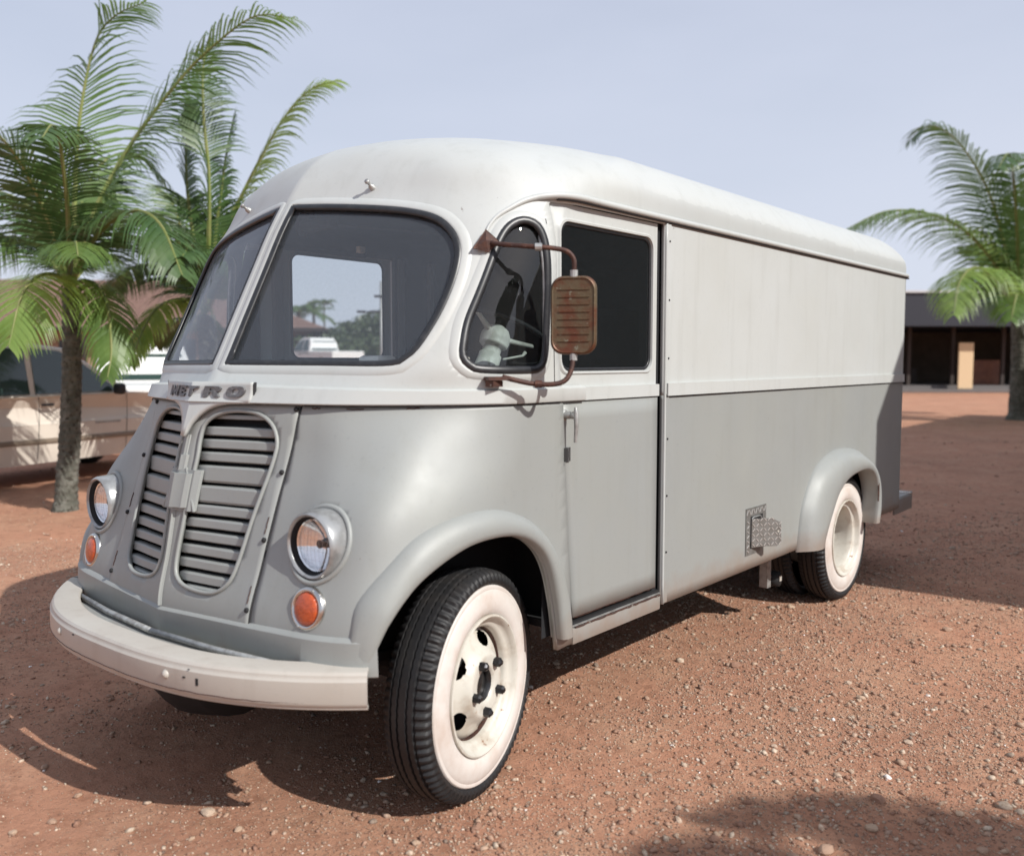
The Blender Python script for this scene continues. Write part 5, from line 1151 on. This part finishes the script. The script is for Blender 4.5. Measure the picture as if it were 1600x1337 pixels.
# the second palm behind the van's nose
dB = dA+.9; cB = at(322, 492, dB); gB = Vector((cB.x, cB.y, 0))
pb = empty('palm_tree', gB, 'taller feather palm with crowded dark fronds rising behind the nose of the van', 'palm tree', 'feather palms round the yard')
trunk(pb, gB, cB, .13, .10)
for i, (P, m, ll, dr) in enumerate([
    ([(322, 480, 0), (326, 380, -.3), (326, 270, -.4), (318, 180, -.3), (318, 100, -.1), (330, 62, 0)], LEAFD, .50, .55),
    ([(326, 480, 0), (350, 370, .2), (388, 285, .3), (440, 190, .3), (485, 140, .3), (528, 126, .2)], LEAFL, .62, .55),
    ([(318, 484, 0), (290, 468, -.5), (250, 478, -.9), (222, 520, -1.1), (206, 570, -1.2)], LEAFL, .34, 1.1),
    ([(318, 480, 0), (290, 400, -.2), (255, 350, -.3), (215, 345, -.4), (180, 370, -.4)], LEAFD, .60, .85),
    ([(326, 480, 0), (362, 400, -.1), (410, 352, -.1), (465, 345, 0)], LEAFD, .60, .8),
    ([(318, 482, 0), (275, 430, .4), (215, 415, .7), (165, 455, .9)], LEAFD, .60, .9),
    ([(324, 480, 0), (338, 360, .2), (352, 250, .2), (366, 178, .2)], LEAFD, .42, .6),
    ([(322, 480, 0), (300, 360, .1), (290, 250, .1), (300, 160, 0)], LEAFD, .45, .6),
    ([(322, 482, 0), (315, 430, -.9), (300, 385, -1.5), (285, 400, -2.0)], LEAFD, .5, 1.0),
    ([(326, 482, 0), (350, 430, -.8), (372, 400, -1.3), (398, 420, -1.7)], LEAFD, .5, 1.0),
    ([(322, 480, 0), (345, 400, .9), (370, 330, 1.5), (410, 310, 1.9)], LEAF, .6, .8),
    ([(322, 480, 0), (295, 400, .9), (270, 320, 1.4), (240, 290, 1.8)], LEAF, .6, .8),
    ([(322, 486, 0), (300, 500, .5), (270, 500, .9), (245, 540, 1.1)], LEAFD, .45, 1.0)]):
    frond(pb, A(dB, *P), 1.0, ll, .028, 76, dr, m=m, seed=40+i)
# the palm on the right, towards the open shed
g1 = ground_pt(1592, 656); dC = (g1-CAM).dot(F)
pc = empty('palm_tree', g1, 'feather palm at the right edge, in front of the open fronted shed', 'palm tree', 'feather palms round the yard')
trunk(pc, g1, at(1594, 492, dC), .27, .20)
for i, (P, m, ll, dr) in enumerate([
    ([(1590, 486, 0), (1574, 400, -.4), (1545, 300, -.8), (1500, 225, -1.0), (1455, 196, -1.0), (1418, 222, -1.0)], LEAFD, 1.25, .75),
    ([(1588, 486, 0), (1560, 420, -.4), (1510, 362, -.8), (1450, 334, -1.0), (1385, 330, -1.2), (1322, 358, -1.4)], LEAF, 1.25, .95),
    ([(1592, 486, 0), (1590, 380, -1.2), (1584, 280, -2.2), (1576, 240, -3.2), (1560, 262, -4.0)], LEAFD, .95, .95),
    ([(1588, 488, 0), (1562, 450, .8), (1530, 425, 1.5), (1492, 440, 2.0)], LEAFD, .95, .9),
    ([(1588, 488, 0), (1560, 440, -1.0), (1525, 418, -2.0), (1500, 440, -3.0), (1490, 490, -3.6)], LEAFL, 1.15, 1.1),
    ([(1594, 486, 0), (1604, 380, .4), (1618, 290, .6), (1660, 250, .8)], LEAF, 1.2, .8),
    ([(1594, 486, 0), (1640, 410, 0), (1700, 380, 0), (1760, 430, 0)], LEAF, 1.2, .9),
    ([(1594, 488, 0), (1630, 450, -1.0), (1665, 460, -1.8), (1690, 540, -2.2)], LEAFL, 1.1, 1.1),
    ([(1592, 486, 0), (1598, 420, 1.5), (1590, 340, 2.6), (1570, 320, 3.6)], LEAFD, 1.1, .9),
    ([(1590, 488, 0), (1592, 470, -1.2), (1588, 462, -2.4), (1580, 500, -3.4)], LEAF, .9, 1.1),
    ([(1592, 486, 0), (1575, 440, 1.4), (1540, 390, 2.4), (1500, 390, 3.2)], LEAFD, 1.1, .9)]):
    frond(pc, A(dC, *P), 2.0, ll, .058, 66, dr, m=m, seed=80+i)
# little far palms seen through the cab windows
def far_palm(px, py, dep, r, n, label, light=False):
    c = at(px, py, dep); g = Vector((c.x, c.y, .8)); p = empty('palm_tree', g, label, 'palm tree')
    trunk(p, g, c, r*.10, r*.07, 12)
    for i in range(n):
        a = 2*math.pi*i/n+.3; el = random.uniform(-.1, .9); d = Vector((math.cos(a)*math.cos(el), math.sin(a)*math.cos(el), math.sin(el)))
        e = c+d*r; frond(p, [c, c+d*r*.5, e-Vector((0, 0, r*.18)), e+d*r*.25-Vector((0, 0, r*.45))], 1.2, r*.34, r*.045, 20, .7, m=LEAFD, seed=200+i)
far_palm(506, 474, 96, 1.25, 13, 'tiny far palm with a slim trunk, seen against the sky through the cab window')
far_palm(466, 486, 84, 2.3, 12, 'bushy far palm showing over the house roof through the cab window')
far_palm(490, 490, 88, 1.9, 11, 'second bushy far palm beside the slim one, seen through the cab window')

# ------------------------------------------------------------------ vehicles behind
def panel_body(name, prof, half, m, parent, tum=None, bev=.03, sharp=35):
    """side outline (y, z) given thickness: half(z) is the half width at height z"""
    bm = bmesh.new(); n = len(prof); L1 = [bm.verts.new((half(z, y), y, z)) for y, z in prof]; L2 = [bm.verts.new((-half(z, y), y, z)) for y, z in prof]
    for i in range(n): bm.faces.new((L1[i], L1[(i+1) % n], L2[(i+1) % n], L2[i]))
    bmesh.ops.triangle_fill(bm, edges=[bm.edges.get((L1[i], L1[(i+1) % n])) for i in range(n)]); bmesh.ops.triangle_fill(bm, edges=[bm.edges.get((L2[i], L2[(i+1) % n])) for i in range(n)])
    bmesh.ops.recalc_face_normals(bm, faces=bm.faces); me = bpy.data.meshes.new(name); bm.to_mesh(me); bm.free(); me.materials.append(m)
    me.polygons.foreach_set('use_smooth', [True]*len(me.polygons)); me.set_sharp_from_angle(angle=R(sharp))
    o = bpy.data.objects.new(name, me); COL.objects.link(o); o.parent = parent; b_ = o.modifiers.new('round', 'BEVEL'); b_.width = bev; b_.segments = 3; b_.limit_method = 'ANGLE'; b_.angle_limit = R(35); b_.harden_normals = False; return o
VTYRE = mat('car_tyre', (.02, .02, .02), .8)
CGLASS = mat('tinted_car_glass', (.035, .06, .055), .06, 0., spec=.8)
CARH = mat('black_car_plastic', (.02, .02, .022), .5)
def car_wheels(c, ys, x, r):
    for y in ys:
        for s in (1, -1):
            w_ = bpy.data.objects.new('wheel', None); COL.objects.link(w_); w_.parent = c; w_.matrix_local = Matrix.Translation((x*s, y, r)) @ Matrix.Rotation(R(90*s), 4, 'Y')
            mb = MB(); mb.lathe([(r*.62, .02), (r*.64, .10), (r*.9, .115), (r*.99, .09), (r, 0), (r*.99, -.1), (r*.6, -.12)], 32); mb.out('tyre', VTYRE, w_, smooth=True)
            mb = MB(); mb.lathe([(r*.64, .10), (r*.60, .105), (r*.56, .06), (r*.2, .085), (0, .09)], 28); mb.out('rim', STEEL, w_, smooth=True)
BEIGE = mat('champagne_car_paint', (.64, .58, .50), .45, .0, noise=(2, (.58, .52, .45), .4, .7))
cp0 = ground_pt(0, 770); hd = Vector((-.245, .970, 0)).normalized()
rzc = math.atan2(-hd.x, hd.y)
car = empty('parked_car', cp0-Vector((hd.y, -hd.x, 0))*.93+hd*.76, 'dusty beige four door car parked side on behind the small palm at left', 'car', rz=rzc)
# local: +y forward, near flank at +x
halfb = lambda z, y: .93-.10*max(0, (z-1.02))/.7 - (.05 if z < .45 else 0)
body = panel_body('car_body', [(-2.5, .42), (-2.52, .75), (-2.45, 1.04), (-.8, 1.10), (1.15, 1.12), (1.42, 1.11), (2.35, 1.02), (2.62, .86), (2.66, .50), (2.5, .34), (2.25, .32), (2.20, .55), (2.02, .74), (1.78, .76), (1.55, .62), (1.47, .30), (-1.15, .28), (-1.2, .55), (-1.4, .74), (-1.68, .76), (-1.9, .60), (-1.97, .33)], lambda z, y: .93-(.04 if z < .45 else 0)-(.10 if y > 2.5 or y < -2.4 else 0), BEIGE, car, bev=.05)
cabn = panel_body('car_roof', [(-2.3, 1.05), (-2.15, 1.38), (-1.95, 1.66), (-1.6, 1.735), (-.2, 1.755), (.30, 1.70), (.62, 1.52), (1.12, 1.20), (1.25, 1.08)], lambda z, y: .90-.26*max(0, z-1.1), BEIGE, car, bev=.04)
hx = lambda z: .905-.26*max(0, z-1.1)
def flank(name, P, m, parent, off=.004, s=1, hw=hx, t=.01):
    mb = MB(); mb.prism(P, off, off-t, lambda a, b, t_: Vector((s*(hw(b)+t_), a, b))); return mb.out(name, m, parent)
for s in (1, -1):
    flank('side_window', [(-.22, 1.13), (1.02, 1.14), (.56, 1.48), (.22, 1.655), (-.18, 1.69)], CGLASS, cabn, s=s)
    flank('side_window', [(-1.20, 1.12), (-.30, 1.13), (-.27, 1.69), (-1.15, 1.67)], CGLASS, cabn, s=s)
    flank('side_window', [(-2.10, 1.14), (-1.28, 1.12), (-1.24, 1.665), (-1.85, 1.60)], CGLASS, cabn, s=s)
    hw = lambda z: .93
    for y0 in (1.06, -.26, -1.22):
        mb = MB(); mb.tube([(.932*s, y0+.05*math.sin((z-.3)*2.2), z) for z in np.linspace(.32, 1.10, 10)], .004, 5); mb.out('door_seam', CARH, body)
    for y0 in (-.10, -1.08):
        mb = MB(); mb.box((.945*s, y0, 1.0), (.03, .17, .035), bev=.01); mb.out('door_handle', CARH, body, sharp=40)
    mb = MB(); mb.box((.935*s, .1, .56), (.02, 2.3, .06), bev=.01); mb.out('side_moulding', mat('taupe_moulding', (.20, .16, .12), .5), body, sharp=40)
    mb = MB(); mb.box((1.02*s, .92, 1.17), (.18, .09, .15), bev=.04); mb.out('wing_mirror', CARH, cabn, sharp=40)
    mb = MB(); mb.box((.934*s, .80, .74), (.006, .40, .022)); mb.out('badge_strip', STEEL, body)
flank_ws = MB(); flank_ws.add([(.80, 1.20, 1.14), (-.80, 1.20, 1.14), (-.66, .40, 1.68), (.66, .40, 1.68)], [(0, 1, 2, 3)]); flank_ws.out('windscreen', CGLASS, cabn)
car_wheels(car, (-1.55, 1.88), .80, .36)
PWHITE = mat('white_truck_paint', (.74, .74, .72), .3, coat=.5)
def pickup(loc, rz, label, sc=1.0):
    c = empty('pickup_truck', loc, label, 'pickup truck', rz=rz); c.scale = (sc,)*3
    b = panel_body('truck_body', [(-2.75, .45), (-2.78, 1.12), (-.70, 1.14), (-.66, .98), (1.0, 1.10), (1.15, 1.13), (2.25, 1.06), (2.62, .92), (2.66, .45), (2.3, .42), (2.2, .68), (1.9, .86), (1.6, .70), (1.5, .42), (-1.3, .42), (-1.4, .70), (-1.7, .86), (-2.0, .70), (-2.1, .45)], lambda z, y: .95, PWHITE, c, bev=.05)
    k = panel_body('truck_cab', [(-.62, 1.05), (-.60, 1.55), (-.42, 1.82), (.20, 1.85), (.55, 1.70), (1.05, 1.12)], lambda z, y: .92-.30*max(0, z-1.1), PWHITE, c, bev=.04)
    hw = lambda z: .925-.30*max(0, z-1.1)
    for s in (1, -1):
        flank('side_window', [(-.50, 1.15), (.02, 1.15), (.02, 1.72), (-.36, 1.72)], CGLASS, k, s=s, hw=hw); flank('side_window', [(.10, 1.15), (.92, 1.16), (.52, 1.62), (.18, 1.73), (.10, 1.73)], CGLASS, k, s=s, hw=hw)
        mb = MB(); mb.tube([(.952*s, .08, z) for z in (.45, .8, 1.1)], .006, 5); mb.out('door_seam', CARH, b); mb = MB(); mb.box((.96*s, -.05+.3, 1.0), (.03, .16, .035)); mb.out('door_handle', CARH, b)
        mb = MB(); mb.box((1.02*s, .88, 1.20), (.16, .08, .18), bev=.03); mb.out('wing_mirror', CARH, k, sharp=40)
    mb = MB(); mb.add([(.80, 1.06, 1.16), (-.80, 1.06, 1.16), (-.66, .57, 1.70), (.66, .57, 1.70)], [(0, 1, 2, 3)]); mb.out('windscreen', CGLASS, k)
    mb = MB(); mb.add([(.76, -.625, 1.18), (-.76, -.625, 1.18), (-.66, -.56, 1.66), (.66, -.56, 1.66)], [(0, 1, 2, 3)]); mb.out('rear_window', CGLASS, k)
    mb = MB(); mb.box((0, -1.7, .75), (1.6, 1.9, .05)); mb.out('bed_floor', CARH, c)
    car_wheels(c, (-1.7, 1.9), .82, .38); return c
p = at(225, 600, 17.5); p.z = 0
pickup(p, R(62), 'white pickup parked beyond the beige car, its bonnet showing left of the van nose')
p = at(497, 560, 50.0); p.z = .84
mb = MB(); cs = [at(a, 561, d) for a, d in ((-700, 45), (900, 45), (1000, 190), (-900, 190))]
mb.prism([(c.x, c.y) for c in cs], -.3, .84, lambda a, b, t: Vector((a, b, t))); tag(mb.out('raised_terrain', DIRT), 'low rise of dirt far behind the van', kind='structure')
pickup(p, R(84), 'white pickup with an open bed, seen through the cab windows of the van', 1.05)

# ------------------------------------------------------------------ buildings
TILE = mat('brown_roof_tile', (.175, .105, .085), .9, noise=(3, (.22, .14, .11), .4, .65), bump=(9, .5, .05))
STUC = mat('tan_stucco', (.33, .225, .155), .95, noise=(2.5, (.27, .18, .125), .4, .7), bump=(40, .3, .01))
FASC = mat('dark_brown_fascia', (.035, .024, .02), .7)
WDK = mat('dark_window', (.02, .022, .025), .12)
# tiled bungalow at left: hip end seen on the right
hA = at(505, 512, 60.0); hd2 = (-RT*1.0-F*.10); hd2.z = 0; hd2.normalize()         # along the front, leftwards
back = Vector((-hd2.y, hd2.x, 0)); back = back if back.dot(F) > 0 else -back
BZ = .84; hz = hA.z-BZ; Lh, Dp, rise = 46.0, 17.0, 3.3
org = Vector((hA.x, hA.y, BZ))
house = empty('bungalow', org, 'low tan bungalow with a brown tiled hip roof, behind the palms and cars at left', 'house')
def hp(u, v, z): return hd2*u+back*v+Vector((0, 0, z))
zr = hz+rise*1.12
mb = MB(); mb.add([hp(0, 0, hz), hp(Lh, 0, hz), hp(Lh, Dp, hz), hp(0, Dp, hz), hp(9.5, 8.5, zr), hp(Lh-9.5, 8.5, zr)], [(0, 1, 5, 4), (1, 2, 5), (2, 3, 4, 5), (3, 0, 4), (0, 3, 2, 1)]); rf = mb.out('roof', TILE, house)
for k in range(1, 17):         # tile courses as real steps on the front slope
    t = k/17; mb = MB(); mb.tube([hp(9.5*t, 8.5*t, hz+(zr-hz)*t+.02), hp(Lh-9.5*t, 8.5*t, hz+(zr-hz)*t+.02)], .06, 5); mb.out('tile_course', TILE, rf)
mb = MB(); 
for a, b in ((hp(0, 0, hz-.11), hp(Lh, 0, hz-.11)), (hp(0, 0, hz-.11), hp(0, Dp, hz-.11))):
    m_ = (a+b)/2; d = b-a; mb.box(m_, (d.length, .06, .24), Matrix.Rotation(math.atan2(d.y, d.x), 3, 'Z'))
mb.out('fascia', FASC, house)
mb = MB(); rw = Matrix.Rotation(math.atan2(hd2.y, hd2.x), 3, 'Z')
mb.box(hp(Lh/2, Dp/2+.5, (hz-.2)/2), (Lh-1.6, Dp-2.0, hz-.2), rw); wl = mb.out('wall', STUC, house)
for u in (3.0, 7.5, 9.0, 16.5, 22.0, 28.0, 34.0, 40.0):
    mb = MB(); mb.box(hp(u, 1.47, 1.45 if u != 9.0 else 1.05), (1.5 if u != 9 else 1.0, .06, 1.1 if u != 9 else 2.1), rw); f_ = mb.out('window' if u != 9 else 'door', WDK, wl)
    mb = MB(); mb.box(hp(u, 1.42, .87 if u != 9 else .03), (1.7, .10, .07), rw); mb.out('sill', FASC, f_)
for u in (.3, 5.2, 10.2, 15.2, 20.2, 25.2, 30.2, 35.2, 40.2, 45.2):
    mb = MB(); mb.box(hp(u, .3, (hz-.2)/2), (.18, .18, hz-.2), rw); mb.out('porch_post', FASC, house)

# open fronted shed at right
SH = 40.0
ROOFD = mat('dark_metal_roof', (.016, .018, .028), .55); SHW = mat('shed_tan_board', (.10, .08, .06), .9, noise=(2, (.07, .055, .04), .4, .7)); CONC = mat('concrete_slab', (.15, .135, .13), .9, noise=(1.5, (.13, .12, .115), .4, .7))
WOODR = mat('red_brown_wood', (.16, .06, .03), .6, noise=(4, (.10, .035, .02), .4, .7)); LITY = mat('pale_yellow_door', (.62, .46, .28), .7)
s0 = ground_pt(1420, 612.5); o0 = Vector((s0.x, s0.y, 0)); dS = (s0-CAM).dot(F)
rt = Vector((RT.x, RT.y, 0)).normalized(); fw = Vector((F.x, F.y, 0)).normalized()
shed = empty('open_shed', o0, 'dark roofed open fronted shed with a raised slab floor, behind the van at right', 'shed')
rs_ = Matrix.Rotation(math.atan2(rt.y, rt.x), 3, 'Z'); ppm = FPX/dS
def sp(u, v, z): return rt*u+fw*v+Vector((0, 0, z))
u0, u1 = -7.0, 12.0; zt = CAM.z+(563-462)/ppm; zl = CAM.z+(563-512)/ppm
mb = MB(); mb.box(sp((u0+u1)/2, 4.2, .16), (u1-u0, 8.4, .32), rs_, bev=.02); mb.out('floor_slab', CONC, shed)
mb = MB(); mb.box(sp((u0+u1)/2, -.45, .08), (u1-u0, .9, .16), rs_, bev=.02); mb.out('step', CONC, shed)
mb = MB(); mb.add([sp(u0-.5, -1.7, zt), sp(u1, -1.7, zt), sp(u1, 9, zt-.1), sp(u0-.5, 9, zt-.1), sp(u0-.5, -1.7, zl), sp(u1, -1.7, zl), sp(u1, 9, zl), sp(u0-.5, 9, zl)], [(0, 1, 2, 3), (4, 7, 6, 5), (0, 4, 5, 1), (1, 5, 6, 2), (2, 6, 7, 3), (3, 7, 4, 0)]); r_ = mb.out('roof', ROOFD, shed)
mb = MB(); mb.box(sp((u0+u1)/2-.2, -1.76, zt+.03), (u1-u0+.6, .08, .10), rs_); mb.out('roof_flashing', mat('pale_flashing', (.5, .5, .5), .5), r_)
mb = MB(); mb.box(sp((u0+u1)/2, 8.3, zl/2), (u1-u0, .2, zl), rs_); bw = mb.out('back_wall', SHW, shed)
for uu in (u0, u1-.2):
    mb = MB(); mb.box(sp(uu, 4.2, zl/2), (.2, 8.2, zl), rs_); mb.out('side_wall', SHW, shed)
for u in (-3.2, .02, 2.15, 4.6, 7.0):
    mb = MB(); mb.box(sp(u, .2, zl/2), (.16, .16, zl), rs_); mb.out('post', FASC, shed)
mb = MB(); mb.box(sp(.55, 8.15, 2.7), (1.2, .06, 1.0), rs_); mb.out('window', mat('blue_pane', (.02, .05, .12), .2), bw)
mb = MB(); mb.box(sp(2.1, 8.15, 2.35), (1.5, .06, 1.0), rs_); mb.out('window', mat('olive_pane', (.12, .13, .09), .3), bw)
mb = MB(); mb.box(sp(1.35, 5.5, .95), (1.5, .6, 1.25), rs_, bev=.03); tag(mb.out('cabinet', mat('dark_wood', (.05, .025, .017), .6), None, loc=o0), 'dark wooden cabinet on the slab of the open shed', 'cabinet')
mb = MB(); mb.box(sp((1510-1420)/ppm-.45, -.72, .16+1.12), (.70, .10, 2.2), rs_, bev=.02); dd = mb.out('door_leaf', LITY, None, loc=o0); tag(dd, 'pale yellow door leaf standing in the sun in the open shed', 'door')
mb = MB(); mb.box(sp((1545-1420)/ppm+.3, 1.2, .32+.62), (1.35, .7, 1.24), rs_, bev=.03); tag(mb.out('wooden_counter', WOODR, None, loc=o0), 'red brown wooden counter beside the pale yellow door leaf', 'counter')
st = empty('bar_stool', o0+sp((1436-1420)/ppm, .8, .32), 'black four legged bar stool at the edge of the shed floor', 'stool')
mb = MB(); mb.lathe([(0, .80), (.19, .80), (.21, .77), (.19, .74), (0, .74)], 20); mb.out('seat', CARH, st, smooth=True)
for a in range(4):
    mb = MB(); c_, s_ = math.cos(a*math.pi/2+.6), math.sin(a*math.pi/2+.6); mb.tube([(c_*.13, s_*.13, .75), (c_*.23, s_*.23, .0)], .02, 6); mb.out('leg', CARH, st)
mb = MB(); mb.tube([(math.cos(a)*.20, math.sin(a)*.20, .27) for a in np.linspace(0, 2*math.pi, 17)[:-1]], .012, 6, closed=True); mb.out('foot_ring', CARH, st)

# leafy masses
def leaf_cloud(name, pts_fn, N, size, m, parent=None, loc=(0, 0, 0), seed=1):
    rg = np.random.default_rng(seed); C_ = np.array([pts_fn(rg) for _ in range(N)]); a = rg.normal(size=(N, 3)); a /= np.linalg.norm(a, axis=1)[:, None]; b_ = np.cross(a, rg.normal(size=(N, 3))); b_ /= np.linalg.norm(b_, axis=1)[:, None]
    s = size*rg.uniform(.6, 1.4, (N, 1)); V = np.stack([C_+a*s, C_+b_*s*.45, C_-a*s, C_-b_*s*.45], 1).reshape(-1, 3)
    me = bpy.data.meshes.new(name); me.from_pydata(V.tolist(), [], (np.arange(N*4).reshape(-1, 4)).tolist()); me.materials.append(m); o = link(name, me, parent, loc); return o
HLEAF = leaf_mat('hedge_leaf', (.050, .075, .028), (.075, .10, .045), .2)
# bushy trees seen through the cab, each a thing
for i, (px, py, dep, rx, rz_, lab) in enumerate([(522, 556, 62, 3.0, 1.9, 'dark bushy tree behind the white pickup, seen through the cab window'), (560, 548, 64, 3.1, 2.3, 'broad grey green tree left of the lamp post, seen through the cab window'),
        (612, 541, 66, 3.0, 2.8, 'tall loose tree behind the lamp post, seen through the cab window'), (655, 541, 62, 4.0, 3.0, 'bushy tree hidden mostly by the van side, right of the lamp post'), (585, 562, 58, 2.4, 1.6, 'low shrub at the foot of the lamp post')]):
    c = at(px, py, dep); g = Vector((c.x, c.y, .84)); c.z -= .84; t_ = empty('bushy_tree', g, lab, 'tree', 'bushy trees beyond the van')
    mb = MB(); mb.tube([(0, 0, -.1), (.1, .05, c.z*.5), (.05, 0, c.z)], [.16, .12, .07], 8); mb.out('trunk', BARK, t_, smooth=True)
    cz = c.z
    def fn(rg, rx=rx, rz_=rz_, cz=cz):
        while True:
            v = rg.uniform(-1, 1, 3)
            if np.linalg.norm(v) < 1 and mnoise.noise(Vector(v*2.2)+Vector((i*5, 0, 0))) > -.22: return np.array([v[0]*rx*1.5, v[1]*rx*1.5, cz-.2+v[2]*rz_])
    leaf_cloud('crown', fn, 5200, .20, HLEAF, t_, seed=i)
# street lamp with two arms
c = at(596, 470, 24); g = Vector((c.x, c.y, 0)); sl_ = empty('street_lamp', g, 'slim pale lamp post with two flat lamp heads, seen through the cab window', 'street lamp')
mb = MB(); mb.tube([(0, 0, 0), (0, 0, at(596, 440, 24).z)], [.06, .04], 10); mb.out('pole', mat('galvanised_pole', (.34, .34, .33), .5, .4), sl_, smooth=True)
z1 = at(590, 487, 24).z; z2 = at(590, 463, 24).z
for z, L_ in ((z1, .58), (z1, .24), (z2, .12)):
    mb = MB(); mb.tube([(0, 0, z), tuple(-rt*L_+Vector((0, 0, z)))], .018, 6); mb.out('arm', CARH, sl_); mb = MB(); mb.box(tuple(-rt*(L_-.05)+Vector((0, 0, z+.0))), (.22, .14, .06), rs_); mb.out('lamp_head', CARH, sl_)

# ------------------------------------------------------------------ what stands outside the frame on the sunny side and throws the shade
off = empty('workshop_building', (5.2, 3.9, 0), 'plain stucco workshop standing out of frame to the right, shading the yard behind the van', 'building')
mb = MB(); P = [(.0, 0), (.0, 4.50), (2.2, 6.75), (22, 6.9), (22, 0)]
mb.prism(P, 0, 7.0, lambda a, b, t: Vector((t, a, b))); wl2 = mb.out('wall', mat('dark_painted_wall', (.055, .065, .065), .8), off)
for y in (3, 7, 11, 15):
    mb = MB(); mb.box((-.02, y, 1.6), (.08, 1.4, 1.2)); f_ = mb.out('window', WDK, wl2); mb = MB(); mb.box((-.06, y, .97), (.14, 1.6, .07)); mb.out('sill', CONC, f_)
tr = empty('shade_tree', (8.85, .06, 0), 'leafy tree out of frame at the sunny side, its shade falling in the right foreground', 'tree')
mb = MB(); mb.tube([(0, 0, -.2), (.05, .05, 2.2), (.1, 0, 4.4)], [.20, .15, .09], 10)
for a, b_ in (((.05, .05, 2.4), (.7, .4, 4.0)), ((.05, .05, 2.8), (-.7, -.3, 4.3)), ((.05, 0, 3.2), (.1, -.9, 4.4))): mb.tube([a, b_], [.09, .04], 8)
mb.out('trunk', BARK, tr, smooth=True)
def fn(rg):
    while True:
        v = rg.uniform(-1, 1, 3)
        if np.linalg.norm(v) < 1 and mnoise.noise(Vector(v*2.6)+Vector((31, 0, 0))) > -.02: return np.array([v[0]*1.15, v[1]*1.1, 4.6+v[2]*.85])
leaf_cloud('crown', fn, 4200, .085, HLEAF, tr, seed=9)
